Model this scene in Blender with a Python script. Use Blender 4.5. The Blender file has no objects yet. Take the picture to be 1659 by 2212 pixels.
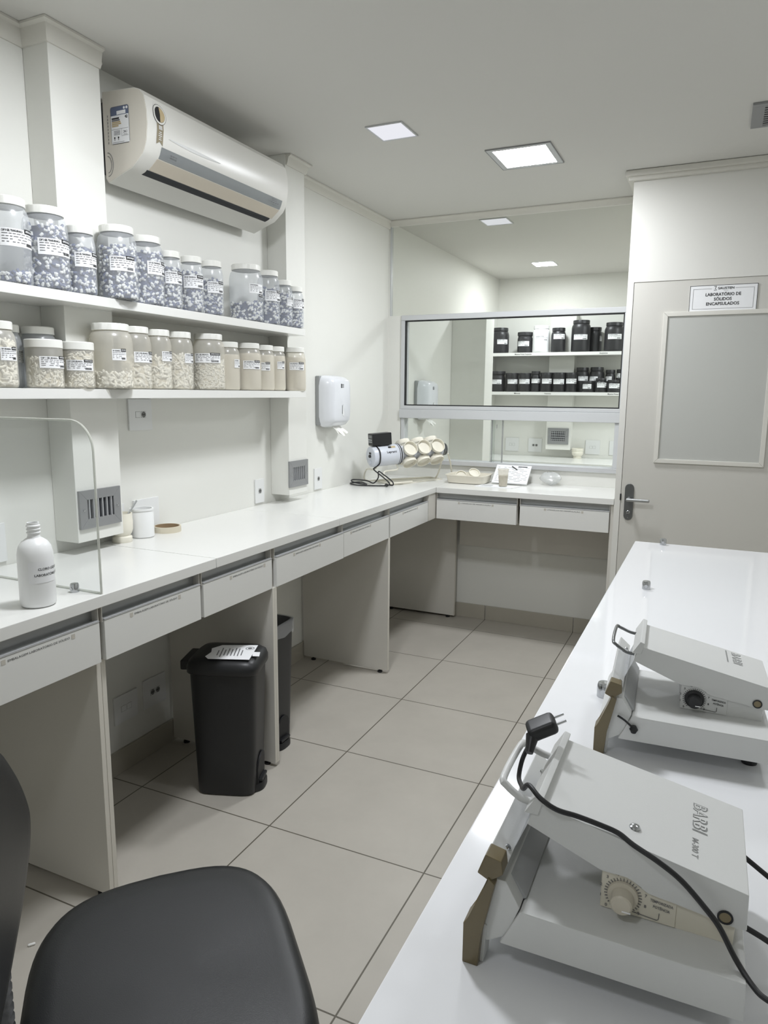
import bpy, bmesh, math, random
from mathutils import Vector, Matrix, Euler

# ------------------------------------------------------------------ camera, light, exposure
S = bpy.context.scene
COL = S.collection
PI = math.pi
S.view_settings.view_transform = 'Standard'
S.view_settings.look = 'None'
S.view_settings.gamma = 1.0
S.view_settings.use_curve_mapping = False
S.view_settings.exposure = 1.92

CAMP = Vector((1.355, -1.3693, 1.5474))
YAW, PITCH, ROLL = -0.43255, 0.16562, 0.008384
_f = Vector((math.sin(YAW) * math.cos(PITCH), math.cos(YAW) * math.cos(PITCH), -math.sin(PITCH)))
_r = Vector((math.cos(YAW), -math.sin(YAW), 0))
_u = _r.cross(_f)
_c, _s = math.cos(ROLL), math.sin(ROLL)
_r, _u = _c * _r + _s * _u, -_s * _r + _c * _u
cam_d = bpy.data.cameras.new('camera')
cam = bpy.data.objects.new('camera', cam_d)
COL.objects.link(cam)
cam.matrix_world = Matrix((( _r.x, _u.x, -_f.x, CAMP.x), (_r.y, _u.y, -_f.y, CAMP.y), (_r.z, _u.z, -_f.z, CAMP.z), (0, 0, 0, 1)))
cam_d.sensor_fit = 'HORIZONTAL'
cam_d.sensor_width = 36.0
cam_d.lens = 36.0 * 1540.74 / 1659.0
cam_d.clip_start = 0.02
S.camera = cam

W = bpy.data.worlds.new('world'); S.world = W
W.use_nodes = True
W.node_tree.nodes['Background'].inputs[0].default_value = (0.9, 0.95, 1.0, 1)
W.node_tree.nodes['Background'].inputs[1].default_value = 0.3

# strengths of the ceiling panels (emission of the diffusers); the last is for added fill panels
L_BRIGHT, L_DIM, L_FAR, L_FILL = 34.0, 0.235, 40.0, 9.0

# ------------------------------------------------------------------ materials
def lin(c):
    c = c / 255.0
    return c / 12.92 if c <= 0.04045 else ((c + 0.055) / 1.055) ** 2.4
def rgb(c): return (lin(c[0]), lin(c[1]), lin(c[2]), 1.0)
MATS = {}
def mat(name, c, rough=0.5, metal=0.0, var=0.04, scale=9.0, bump=0.0, bscale=120.0, coat=0.0, spec=0.5):
    if name in MATS: return MATS[name]
    m = bpy.data.materials.new(name); m.use_nodes = True
    nt = m.node_tree; b = nt.nodes['Principled BSDF']
    b.inputs['Roughness'].default_value = rough
    b.inputs['Metallic'].default_value = metal
    b.inputs['Specular IOR Level'].default_value = spec
    if coat: b.inputs['Coat Weight'].default_value = coat; b.inputs['Coat Roughness'].default_value = 0.08
    tc = nt.nodes.new('ShaderNodeTexCoord')
    n = nt.nodes.new('ShaderNodeTexNoise'); n.inputs['Scale'].default_value = scale; n.inputs['Detail'].default_value = 4
    nt.links.new(tc.outputs['Object'], n.inputs['Vector'])
    cr = nt.nodes.new('ShaderNodeMix'); cr.data_type = 'RGBA'
    k = rgb(c)
    cr.inputs[6].default_value = tuple(max(0, x * (1 - var)) for x in k[:3]) + (1,)
    cr.inputs[7].default_value = tuple(min(1, x * (1 + var)) for x in k[:3]) + (1,)
    nt.links.new(n.outputs['Fac'], cr.inputs[0])
    nt.links.new(cr.outputs[2], b.inputs['Base Color'])
    if bump:
        n2 = nt.nodes.new('ShaderNodeTexNoise'); n2.inputs['Scale'].default_value = bscale
        nt.links.new(tc.outputs['Object'], n2.inputs['Vector'])
        bp = nt.nodes.new('ShaderNodeBump'); bp.inputs['Strength'].default_value = bump; bp.inputs['Distance'].default_value = 0.002
        nt.links.new(n2.outputs['Fac'], bp.inputs['Height']); nt.links.new(bp.outputs['Normal'], b.inputs['Normal'])
    MATS[name] = m
    return m

def emit(name, c, strength):
    m = bpy.data.materials.new(name); m.use_nodes = True
    nt = m.node_tree; nt.nodes.clear()
    o = nt.nodes.new('ShaderNodeOutputMaterial'); e = nt.nodes.new('ShaderNodeEmission')
    e.inputs[0].default_value = c; e.inputs[1].default_value = strength
    nt.links.new(e.outputs[0], o.inputs[0]); MATS[name] = m
    return m

def clear(name, tint, gloss, haze=0.0, haze_c=(235, 238, 240), rough=0.0):
    """thin sheet of glass or clear plastic: lets light through, a faint mirror on top, a little haze"""
    m = bpy.data.materials.new(name); m.use_nodes = True
    nt = m.node_tree; nt.nodes.clear()
    o = nt.nodes.new('ShaderNodeOutputMaterial')
    t = nt.nodes.new('ShaderNodeBsdfTransparent'); t.inputs[0].default_value = rgb(tint)
    g = nt.nodes.new('ShaderNodeBsdfGlossy'); g.inputs['Roughness'].default_value = rough
    g.inputs[0].default_value = (1, 1, 1, 1)
    d = nt.nodes.new('ShaderNodeBsdfDiffuse'); d.inputs[0].default_value = rgb(haze_c)
    m1 = nt.nodes.new('ShaderNodeMixShader'); m1.inputs[0].default_value = haze
    m2 = nt.nodes.new('ShaderNodeMixShader'); m2.inputs[0].default_value = gloss
    nt.links.new(t.outputs[0], m1.inputs[1]); nt.links.new(d.outputs[0], m1.inputs[2])
    nt.links.new(m1.outputs[0], m2.inputs[1]); nt.links.new(g.outputs[0], m2.inputs[2])
    nt.links.new(m2.outputs[0], o.inputs[0]); MATS[name] = m
    return m

mat('wall_paint', (226, 226, 220), 0.55, var=0.015, scale=3, bump=0.06, bscale=240)
mat('ceiling_paint', (212, 211, 206), 0.8, var=0.012, scale=2)
mat('door_paint', (203, 201, 194), 0.35, var=0.015, scale=4)
mat('door_wall_paint', (220, 219, 213), 0.45, var=0.015, scale=3)
mat('moulding', (216, 214, 206), 0.6, var=0.02)
mat('laminate', (229, 229, 225), 0.22, var=0.015, scale=5)
mat('laminate_edge', (214, 210, 200), 0.4, var=0.02)
mat('bench_top', (236, 237, 239), 0.07, var=0.008, scale=4, coat=0.3)
mat('drawer_white', (224, 224, 220), 0.3, var=0.012)
mat('panel_white', (214, 211, 203), 0.3, var=0.015)
mat('shadow_gap', (60, 58, 54), 0.7)
mat('aluminium', (176, 178, 178), 0.38, metal=0.75, var=0.03)
mat('aluminium_light', (205, 206, 208), 0.4, metal=0.4, var=0.02)
mat('frame_white', (198, 200, 201), 0.35, var=0.01)
mat('gasket', (22, 23, 24), 0.6)
mat('vent_grey', (150, 151, 152), 0.45, metal=0.5, var=0.03)
mat('vent_dark', (42, 44, 48), 0.7)
mat('plate_white', (226, 227, 226), 0.35, var=0.01)
mat('plate_line', (120, 120, 118), 0.5)
mat('ink', (26, 26, 28), 0.6)
mat('ink_grey', (110, 110, 112), 0.6)
mat('emboss', (140, 141, 140), 0.5)
mat('paper', (238, 239, 240), 0.6, var=0.01)
mat('jar_lid', (232, 232, 226), 0.4, var=0.02)
mat('capsule_white', (238, 238, 234), 0.4, var=0.02)
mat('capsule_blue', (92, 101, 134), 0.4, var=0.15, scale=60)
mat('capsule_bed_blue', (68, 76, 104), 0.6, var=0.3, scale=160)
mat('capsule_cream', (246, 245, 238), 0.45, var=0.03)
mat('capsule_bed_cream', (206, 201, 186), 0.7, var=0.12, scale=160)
mat('powder', (212, 207, 196), 0.85, var=0.10, scale=220, bump=0.4, bscale=300)
mat('black_plastic', (30, 31, 33), 0.42, var=0.08)
mat('dark_jar', (38, 38, 40), 0.42, var=0.1, scale=14)
mat('white_plastic', (236, 237, 236), 0.35, var=0.012)
mat('cream_plastic', (232, 228, 214), 0.42, var=0.02)
mat('ac_white', (224, 223, 217), 0.3, var=0.012)
mat('ac_side', (214, 209, 198), 0.4, var=0.02)
mat('ac_beige', (204, 195, 179), 0.4, var=0.02)
mat('ac_band', (143, 147, 149), 0.35, metal=0.3, var=0.02)
mat('sticker_gold', (142, 132, 108), 0.5, var=0.06)
mat('sticker_tan', (190, 172, 135), 0.5)
mat('label_blue', (98, 108, 132), 0.5)
mat('dispenser_plastic', (222, 224, 228), 0.25, var=0.01)
mat('dispenser_back', (150, 152, 152), 0.4, var=0.02)
mat('tissue', (240, 239, 233), 0.9, var=0.02)
mat('machine_white', (214, 215, 213), 0.38, var=0.012, bump=0.05, bscale=500)
mat('machine_grey', (176, 178, 180), 0.4, var=0.03)
mat('machine_cream', (222, 217, 202), 0.45, var=0.03)
mat('brown_tape', (110, 99, 72), 0.32, var=0.15, scale=30)
mat('knob_cream', (205, 198, 182), 0.4)
mat('hole_tan', (140, 128, 100), 0.6)
mat('chrome', (190, 192, 195), 0.15, metal=1.0, var=0.02)
mat('steel_dark', (128, 130, 131), 0.3, metal=0.9, var=0.05)
mat('mixer_white', (208, 212, 220), 0.3, var=0.015)
mat('tray_plastic', (226, 221, 207), 0.4, var=0.03)
mat('tape_tan', (214, 206, 186), 0.6)
mat('card_brown', (140, 118, 90), 0.7)
mat('chair_vinyl', (22, 24, 26), 0.40, var=0.08, scale=20, bump=0.12, bscale=700)
mat('tape_clear', (196, 192, 182), 0.3)
mat('frosted_glass', (190, 191, 186), 0.2, var=0.03, scale=1.5)
emit('light_bright', (0.93, 0.955, 1.0, 1), L_BRIGHT)
emit('light_dim', (0.93, 0.94, 1.0, 1), L_DIM)
emit('light_far', (0.94, 0.96, 1.0, 1), L_FAR)
emit('light_fill', (0.93, 0.955, 1.0, 1), L_FILL)  # fill emission, used only on added panels out of view
clear('window_glass', (246, 248, 247), 0.012)
clear('transom_glass', (246, 247, 245), 0.0, haze=0.03, haze_c=(225, 225, 220))
clear('acrylic', (250, 251, 251), 0.02, haze=0.02)
clear('acrylic_edge', (230, 233, 230), 0.12, haze=0.55, haze_c=(236, 236, 228))
clear('jar_plastic', (250, 251, 252), 0.03, haze=0.26, haze_c=(230, 233, 236), rough=0.25)
clear('jar_plastic_cream', (252, 250, 244), 0.03, haze=0.34, haze_c=(236, 234, 226), rough=0.25)
clear('cup_plastic', (244, 242, 236), 0.04, haze=0.30, haze_c=(232, 228, 216), rough=0.15)
clear('bag_plastic', (248, 248, 246), 0.06, haze=0.35, rough=0.2)
clear('liner', (240, 240, 240), 0.06, haze=0.2, rough=0.15)

# tiled floor: 60 cm tiles, dark grout, cloudy cement glaze
def tile_material(name, base, grout):
    m = bpy.data.materials.new(name); m.use_nodes = True
    nt = m.node_tree; b = nt.nodes['Principled BSDF']
    tc = nt.nodes.new('ShaderNodeTexCoord'); sp = nt.nodes.new('ShaderNodeSeparateXYZ')
    nt.links.new(tc.outputs['Object'], sp.inputs[0])
    def M(op, a, bb=None):
        n = nt.nodes.new('ShaderNodeMath'); n.operation = op
        for i, v in enumerate((a, bb)):
            if v is None: continue
            if isinstance(v, (int, float)): n.inputs[i].default_value = v
            else: nt.links.new(v, n.inputs[i])
        return n.outputs[0]
    def line(ax):
        f = M('FRACT', M('ADD', M('DIVIDE', ax, 0.6), 40.0))
        e = M('MINIMUM', f, M('SUBTRACT', 1.0, f))
        return M('LESS_THAN', e, 0.0042)
    g = M('MAXIMUM', line(sp.outputs[0]), line(sp.outputs[1]))
    n = nt.nodes.new('ShaderNodeTexNoise'); n.inputs['Scale'].default_value = 3.2; n.inputs['Detail'].default_value = 8; n.inputs['Roughness'].default_value = 0.65
    nt.links.new(tc.outputs['Object'], n.inputs['Vector'])
    mx = nt.nodes.new('ShaderNodeMix'); mx.data_type = 'RGBA'
    k = rgb(base)
    mx.inputs[6].default_value = tuple(x * 0.84 for x in k[:3]) + (1,)
    mx.inputs[7].default_value = tuple(x * 1.12 for x in k[:3]) + (1,)
    nt.links.new(n.outputs['Fac'], mx.inputs[0])
    m2 = nt.nodes.new('ShaderNodeMix'); m2.data_type = 'RGBA'
    nt.links.new(g, m2.inputs[0]); nt.links.new(mx.outputs[2], m2.inputs[6]); m2.inputs[7].default_value = rgb(grout)
    nt.links.new(m2.outputs[2], b.inputs['Base Color'])
    b.inputs['Roughness'].default_value = 0.42
    MATS[name] = m
tile_material('floor_tile', (184, 179, 169), (94, 89, 78))
mat('baseboard_tile', (176, 171, 158), 0.42, var=0.08, scale=4)

# ------------------------------------------------------------------ mesh helpers
class MB:
    def __init__(self): self.bm = bmesh.new(); self.names = []; self.bevelled = False
    def mi(self, m):
        if m not in self.names: self.names.append(m)
        return self.names.index(m)
    def box(self, x0, x1, y0, y1, z0, z1, m, bev=0.0, seg=2, M=None):
        i = self.mi(m)
        v = [self.bm.verts.new((x, y, z)) for x in (x0, x1) for y in (y0, y1) for z in (z0, z1)]
        fs = [self.bm.faces.new([v[k] for k in q]) for q in ((0, 1, 3, 2), (4, 6, 7, 5), (0, 4, 5, 1), (2, 3, 7, 6), (0, 2, 6, 4), (1, 5, 7, 3))]
        for f in fs: f.material_index = i
        if M is not None: bmesh.ops.transform(self.bm, matrix=M, verts=v)
        if bev > 0:
            self.bevelled = True
            es = list({e for f in fs for e in f.edges})
            bmesh.ops.bevel(self.bm, geom=es, offset=bev, segments=seg, affect='EDGES', profile=0.5)
    def quad(self, pts, m):
        f = self.bm.faces.new([self.bm.verts.new(p) for p in pts]); f.material_index = self.mi(m)
    def prism(self, pts, ext, m, bev=0.0, seg=2):
        """closed outline of 3-D points swept by a vector"""
        i = self.mi(m); e = Vector(ext); n = len(pts)
        a = [self.bm.verts.new(p) for p in pts]; b = [self.bm.verts.new(Vector(p) + e) for p in pts]
        fs = [self.bm.faces.new(a[::-1]), self.bm.faces.new(b)]
        for k in range(n): fs.append(self.bm.faces.new((a[k], a[(k + 1) % n], b[(k + 1) % n], b[k])))
        for f in fs: f.material_index = i
        if bev > 0:
            self.bevelled = True
            es = list({ed for f in fs for ed in f.edges})
            bmesh.ops.bevel(self.bm, geom=es, offset=bev, segments=seg, affect='EDGES', profile=0.5)
    def lathe(self, prof, m, n=32, M=None, mod=None, mats=None):
        """profile of (r, z); r = 0 closes the end; mats: material per profile step"""
        rings = []
        for r, z in prof:
            if r <= 1e-6:
                rings.append([self.bm.verts.new((0, 0, z))])
            else:
                rings.append([self.bm.verts.new(((r if mod is None else r * mod(k, z)) * math.cos(2 * PI * k / n), (r if mod is None else r * mod(k, z)) * math.sin(2 * PI * k / n), z)) for k in range(n)])
        for j in range(len(rings) - 1):
            i = self.mi(m if mats is None else mats[j])
            a, b = rings[j], rings[j + 1]
            for k in range(n):
                k2 = (k + 1) % n
                if len(a) == 1 and len(b) == 1: continue
                if len(a) == 1: q = (a[0], b[k2], b[k])
                elif len(b) == 1: q = (a[k], a[k2], b[0])
                else: q = (a[k], a[k2], b[k2], b[k])
                f = self.bm.faces.new(q); f.material_index = i
        if M is not None: bmesh.ops.transform(self.bm, matrix=M, verts=[v for r in rings for v in r])
    def tube(self, pts, r, m, n=10, smooth=0, closed=False, radii=None):
        P = [Vector(p) for p in pts]
        if smooth:
            Q = []; N = len(P)
            for i in range(N if closed else N - 1):
                p0 = P[(i - 1) % N] if (closed or i > 0) else P[0]
                p1, p2 = P[i], P[(i + 1) % N]
                p3 = P[(i + 2) % N] if (closed or i + 2 < N) else P[-1]
                for s in range(smooth):
                    t = s / smooth
                    Q.append(0.5 * ((2 * p1) + (-p0 + p2) * t + (2 * p0 - 5 * p1 + 4 * p2 - p3) * t * t + (-p0 + 3 * p1 - 3 * p2 + p3) * t ** 3))
            if not closed: Q.append(P[-1])
            P = Q
        i = self.mi(m); N = len(P); rings = []
        T = [(P[(k + 1) % N] - P[k - 1]).normalized() if (closed or 0 < k < N - 1) else ((P[1] - P[0]) if k == 0 else (P[-1] - P[-2])).normalized() for k in range(N)]
        u = T[0].orthogonal().normalized()
        for k in range(N):
            u = (u - T[k] * u.dot(T[k])).normalized(); w = T[k].cross(u)
            rr = r if radii is None else radii[min(k, len(radii) - 1)]
            rings.append([self.bm.verts.new(P[k] + rr * (math.cos(2 * PI * a / n) * u + math.sin(2 * PI * a / n) * w)) for a in range(n)])
        for k in range(N if closed else N - 1):
            a, b = rings[k], rings[(k + 1) % N]
            for q in range(n):
                f = self.bm.faces.new((a[q], a[(q + 1) % n], b[(q + 1) % n], b[q])); f.material_index = i
        if not closed:
            for rg in (rings[0][::-1], rings[-1]):
                f = self.bm.faces.new(rg); f.material_index = i
    def loft(self, rings, m, caps=True):
        i = self.mi(m)
        R = [[self.bm.verts.new(p) for p in r] for r in rings]
        n = len(R[0])
        for a, b in zip(R, R[1:]):
            for k in range(n):
                f = self.bm.faces.new((a[k], a[(k + 1) % n], b[(k + 1) % n], b[k])); f.material_index = i
        if caps:
            for rg in (R[0][::-1], R[-1]):
                f = self.bm.faces.new(rg); f.material_index = i
    def text(self, s, size, o, right, up, m, align='CENTER', bold=0.0, lift=None, width=None):
        """flat lettering: origin o, reading direction right, letter direction up"""
        vs, fs = text_mesh(s, align, bold)
        if not vs: return
        right = Vector(right).normalized(); up = Vector(up).normalized(); o = Vector(o)
        sx = size
        if width:
            w = max(v[0] for v in vs) - min(v[0] for v in vs); sx = width / max(w, 1e-6)
        i = self.mi(m)
        bv = [self.bm.verts.new(o + right * v[0] * sx + up * v[1] * size) for v in vs]
        for f in fs:
            try: self.bm.faces.new([bv[k] for k in f]).material_index = i
            except ValueError: pass
    def build(self, name, parent=None, loc=None, rot=None, angle=35, smooth=True, recalc=True):
        if recalc: bmesh.ops.recalc_face_normals(self.bm, faces=self.bm.faces)
        me = bpy.data.meshes.new(name); self.bm.to_mesh(me); self.bm.free()
        for n in self.names: me.materials.append(MATS[n])
        if smooth:
            me.polygons.foreach_set('use_smooth', [True] * len(me.polygons))
            me.set_sharp_from_angle(angle=math.radians(angle))
        o = bpy.data.objects.new(name, me); COL.objects.link(o)
        if parent: o.parent = parent
        if loc: o.location = loc
        if rot: o.rotation_euler = rot
        if self.bevelled and smooth:
            wn = o.modifiers.new('weighted_normal', 'WEIGHTED_NORMAL'); wn.mode = 'FACE_AREA'; wn.weight = 90; wn.keep_sharp = True
        return o

_TX = {}
def text_mesh(s, align, bold):
    k = (s, align, bold)
    if k in _TX: return _TX[k]
    cu = bpy.data.curves.new('lettering', 'FONT'); cu.body = s; cu.align_x = align; cu.align_y = 'CENTER'; cu.size = 1.0
    cu.offset = bold; cu.resolution_u = 2; cu.fill_mode = 'FRONT'
    ob = bpy.data.objects.new('lettering', cu); COL.objects.link(ob)
    dg = bpy.context.evaluated_depsgraph_get(); dg.update()
    me = ob.evaluated_get(dg).to_mesh()
    vs = [tuple(v.co) for v in me.vertices]; fs = [tuple(p.vertices) for p in me.polygons]
    ob.evaluated_get(dg).to_mesh_clear()
    bpy.data.objects.remove(ob); bpy.data.curves.remove(cu)
    _TX[k] = (vs, fs)
    return _TX[k]

def tag(o, label, cat, group=None, kind=None):
    o['label'] = label; o['category'] = cat
    if group: o['group'] = group
    if kind: o['kind'] = kind
    return o
def thing(name, label, cat, loc=(0, 0, 0), rz=0.0, group=None):
    o = bpy.data.objects.new(name, None); COL.objects.link(o)
    o.empty_display_size = 0.05
    o.location = loc; o.rotation_euler = (0, 0, rz)
    return tag(o, label, cat, group)
def struct(o, label, cat):
    return tag(o, label, cat, kind='structure')
def boxo(name, x0, x1, y0, y1, z0, z1, m, parent=None, bev=0.0):
    b = MB(); b.box(x0, x1, y0, y1, z0, z1, m, bev); return b.build(name, parent, smooth=bev > 0)
def superell(a, b, n, e=2.6):
    out = []
    for k in range(n):
        t = 2 * PI * k / n; c, s = math.cos(t), math.sin(t)
        out.append((a * math.copysign(abs(c) ** (2 / e), c), b * math.copysign(abs(s) ** (2 / e), s)))
    return out

# ------------------------------------------------------------------ the room
XL, YB, ZC = -0.76, 3.26, 2.69
YF, YN, XR = 5.95, -2.6, 2.4
struct(boxo('floor', XL - .1, XR + .1, YN - .1, YF + .1, -0.1, 0.0, 'floor_tile'), 'grey beige tiled floor with dark grout lines', 'floor')
struct(boxo('ceiling', XL - .1, XR + .1, YN - .1, YF + .1, ZC, ZC + .1, 'ceiling_paint'), 'plain white ceiling with square light panels', 'ceiling')
struct(boxo('wall_left', XL - .1, XL, YN, YF, 0, ZC, 'wall_paint'), 'white painted wall behind the shelves and long worktop', 'wall')
struct(boxo('wall_right', XR, XR + .1, YN, YF, 0, ZC, 'wall_paint'), 'white wall on the far side of the bench', 'wall')
struct(boxo('wall_front', XL - .1, XR + .1, YN - .1, YN, 0, ZC, 'wall_paint'), 'white wall at the near end of the room', 'wall')
struct(boxo('wall_far', XL - .1, XR + .1, YF, YF + .1, 0, ZC, 'wall_paint'), 'white end wall of the next room seen through the window', 'wall')
# partition under the window
struct(boxo('wall_back', XL, 0.99, YB, YB + .08, 0, 1.062, 'wall_paint'), 'low white partition wall below the sliding window', 'wall')
# wall with the door
b = MB()
b.box(0.87, 0.901, 2.75, 2.87, 0, 2.135, 'door_wall_paint'); b.box(0.87, XR, 2.75, 2.87, 2.135, ZC, 'door_wall_paint')
b.box(1.74, XR, 2.75, 2.87, 0, 2.135, 'door_wall_paint'); b.box(0.87, 0.99, 2.87, 3.36, 0, ZC, 'door_wall_paint')
struct(b.build('wall_door'), 'glossy off-white wall above and around the door', 'wall')

# boxed columns
def column(name, x1, y0, y1, z0, z1, label, x0=XL):
    struct(boxo(name, x0, x1, y0, y1, z0, z1, 'wall_paint', bev=0.003), label, 'column')
column('wall_column', -0.648, 0.41, 0.622, 1.015, ZC, 'boxed white column ending in a grille just above the worktop')
column('wall_column', -0.648, 1.785, 1.965, 1.012, ZC, 'narrow boxed white column at the end of the shelves')
column('wall_column', -0.457, 4.57, 4.80, 0, 2.2, 'boxed white column in the next room')
b = MB(); b.box(-0.19, 0.055, 5.84, YF, 1.0, 2.33, 'wall_paint', 0.003)
struct(b.build('wall_column'), 'boxed white column behind the dark jars in the next room', 'column')

# crown moulding
def cornice(name, path, label, h=0.062, p=0.05):
    b = MB(); prof = [(0, 0), (0.006, 0), (0.012, 0.012), (p * .45, h * .45), (p - .012, h - .014), (p, h - .008), (p, h - .001), (0, h - .001)]
    P = [Vector(q) for q in path]; rings = []
    for k, q in enumerate(P):
        d1 = (P[k] - P[k - 1]).normalized() if k else (P[1] - P[0]).normalized()
        d2 = (P[k + 1] - P[k]).normalized() if k < len(P) - 1 else d1
        n1 = Vector((d1.y, -d1.x)); n2 = Vector((d2.y, -d2.x))
        n = (n1 + n2); n = n / max(n.length_squared / 2, 1e-6)
        rings.append([(q.x + n.x * a, q.y + n.y * a, ZC - h + z) for a, z in prof])
    b.loft(rings, 'moulding'); struct(b.build(name), label, 'moulding')
cornice('trim_1', [(XL, YN), (XL, 0.41), (-0.648, 0.41), (-0.648, 0.622)], 'white crown moulding around the top of the column left of the air conditioner', p=0.03)
cornice('trim_2', [(-0.648, 1.79), (-0.648, 1.965), (XL, 1.965), (XL, YB)], 'white crown moulding beyond the air conditioner', h=.05, p=0.03)
cornice('trim_3', [(XL, 0.63), (XL, 0.70)], 'short broken end of moulding beside the air conditioner', p=0.05)
cornice('trim_4', [(XL + .001, YB), (0.87, YB)], 'thin moulding across the ceiling above the window', h=0.035, p=0.035)
b = MB()
b.box(0.83, XR, 2.71, 2.75, ZC - .03, ZC - .001, 'moulding', 0.006); b.box(0.845, XR, 2.725, 2.75, ZC - .05, ZC - .028, 'moulding', 0.006)
b.box(0.83, 0.87, 2.75, 3.22, ZC - .03, ZC - .001, 'moulding', 0.006)
struct(b.build('trim_5'), 'stepped white moulding on top of the door wall', 'moulding')

# baseboards
b = MB()
b.box(XL, XL + .012, YN, YB, 0, 0.10, 'baseboard_tile', 0.002)
struct(b.build('baseboard_left'), 'low tile baseboard under the long worktop', 'baseboard')
b = MB()
for x0, x1 in ((XL + .012, -0.002), (0.002, 0.598), (0.602, 0.87)): b.box(x0, x1, YB - .012, YB, 0, 0.10, 'baseboard_tile', 0.002)
struct(b.build('baseboard_back'), 'low tile baseboard under the corner worktop', 'baseboard')

# window: fixed pane with black gasket above, sliding panes below, big pane over everything
w1 = MB()
w1.box(-0.66, 0.87, YB - .012, YB + .07, 2.035, 2.07, 'frame_white', 0.004)
w1.box(-0.66, -0.632, YB - .012, YB + .07, 1.46, 2.035, 'frame_white', 0.003)
w1.box(0.806, 0.87, YB - .012, YB + .07, 1.46, 2.035, 'frame_white', 0.003)
w1.box(-0.66, 0.87, YB - .012, YB + .07, 1.437, 1.462, 'frame_white', 0.004)
window1 = struct(w1.build('window_1'), 'upper internal window with a thin black gasket looking into the next room', 'window')
g = MB(); t = .007
for bx in ((-0.632, 0.806, 2.028, 2.035), (-0.632, 0.806, 1.462, 1.469), (-0.632, -0.625, 1.469, 2.028), (0.799, 0.806, 1.469, 2.028)):
    g.box(bx[0], bx[1], YB - .004, YB + .02, bx[2], bx[3], 'gasket')
g.build('gasket', window1)
boxo('pane', -0.625, 0.799, YB + .004, YB + .009, 1.469, 2.028, 'window_glass', window1)
w2 = MB()
w2.box(-0.665, 0.87, YB - .02, YB + .08, 1.375, 1.437, 'frame_white', 0.004)
w2.box(-0.655, -0.632, YB - .008, YB + .07, 1.094, 1.375, 'frame_white', 0.003)
w2.box(0.785, 0.87, YB - .008, YB + .07, 1.094, 1.375, 'frame_white', 0.003)
w2.box(-0.66, 0.87, YB - .02, YB + .09, 1.062, 1.094, 'aluminium_light', 0.004)
window2 = struct(w2.build('window_2'), 'lower sliding window with a wide cross beam and aluminium track', 'window')
boxo('pane', -0.632, 0.02, YB + .016, YB + .020, 1.094, 1.375, 'window_glass', window2)
boxo('pane', -0.02, 0.785, YB + .040, YB + .044, 1.094, 1.375, 'window_glass', window2)
st = MB(); st.box(-0.005, 0.003, YB + .012, YB + .026, 1.094, 1.375, 'aluminium', .001); st.box(0.068, 0.076, YB + .012, YB + .026, 1.094, 1.375, 'aluminium', .001)
st.box(0.003, 0.068, YB + .0145, YB + .0225, 1.094, 1.375, 'acrylic'); st.box(0.03, 0.036, YB + .008, YB + .014, 1.32, 1.345, 'aluminium', .001)
st.build('sash_stile', window2)
w3 = MB(); w3.box(-0.75, -0.742, YB + .0, YB + .03, 2.07, ZC - .036, 'frame_white'); w3.box(-0.75, -0.66, YB, YB + .03, 1.062, 2.07, 'wall_paint')
w3.box(XL, -0.75, YB, YB + .03, 1.062, ZC - .036, 'wall_paint')
window3 = struct(w3.build('window_3'), 'clear glass transom between the window and the ceiling', 'window')
boxo('pane', -0.742, 0.87, YB + .01, YB + .016, 2.07, ZC - .036, 'transom_glass', window3)

# the door
d = MB(); d.box(0.9025, 1.739, 2.753, 2.795, 0.008, 2.1342, 'door_paint', 0.001)
door = struct(d.build('door_1'), 'off-white door with a frosted pane and a lever handle', 'door')
fr = MB()
x0, x1, z0, z1, fw = 1.060, 1.590, 1.186, 1.975, 0.022
y0, y1 = 2.743, 2.7535
def mitre(a, bq, c, dq): fr.prism([(a[0], y0, a[1]), (bq[0], y0, bq[1]), (c[0], y0, c[1]), (dq[0], y0, dq[1])], (0, y1 - y0, 0), 'moulding', 0.002)
mitre((x0, z0), (x1, z0), (x1 - fw, z0 + fw), (x0 + fw, z0 + fw)); mitre((x0, z1), (x1, z1), (x1 - fw, z1 - fw), (x0 + fw, z1 - fw))
mitre((x0, z0), (x0 + fw, z0 + fw), (x0 + fw, z1 - fw), (x0, z1)); mitre((x1, z0), (x1 - fw, z0 + fw), (x1 - fw, z1 - fw), (x1, z1))
fr.build('pane_frame', door)
boxo('pane', x0 + fw, x1 - fw, 2.7495, 2.7535, z0 + fw, z1 - fw, 'frosted_glass', door)
h = MB()
out = [(0.947 + .0235 * math.cos(a), 2.746, 1.040 + .0235 * math.sin(a)) for a in [PI * k / 10 for k in range(11)]] + [(0.947 + .0235 * math.cos(a), 2.746, 0.884 + .0235 * math.sin(a)) for a in [PI + PI * k / 10 for k in range(11)]]
h.prism(out, (0, .0095, 0), 'steel_dark', 0.002)
hp = h.build('lock_plate', door); hp['label'] = 'dark steel lock plate'
h = MB(); My = Matrix.Rotation(PI / 2, 4, 'X')
h.lathe([(0, .0), (.010, .0), (.010, .004), (.008, .005), (0, .005)], 'chrome', 20, Matrix.Translation((0.947, 2.746, 0.905)) @ My)
h.box(.9455, .9485, 2.739, 2.742, .893, .908, 'ink'); h.lathe([(0, 0), (.0035, 0), (.0035, .002), (0, .002)], 'ink', 12, Matrix.Translation((0.947, 2.741, 0.909)) @ My)
for zz in (1.05, 0.874): h.lathe([(0, 0), (.004, 0), (.003, .002), (0, .002)], 'chrome', 12, Matrix.Translation((0.947, 2.746, zz)) @ My)
h.build('keyhole', door)
h = MB(); h.tube([(0.947, 2.747, 0.98), (0.947, 2.70, 0.98)], 0.010, 'aluminium', 14); h.box(0.936, 1.058, 2.690, 2.708, 0.971, 0.988, 'aluminium', 0.006, 3)
h.build('lever_handle', door)
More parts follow.
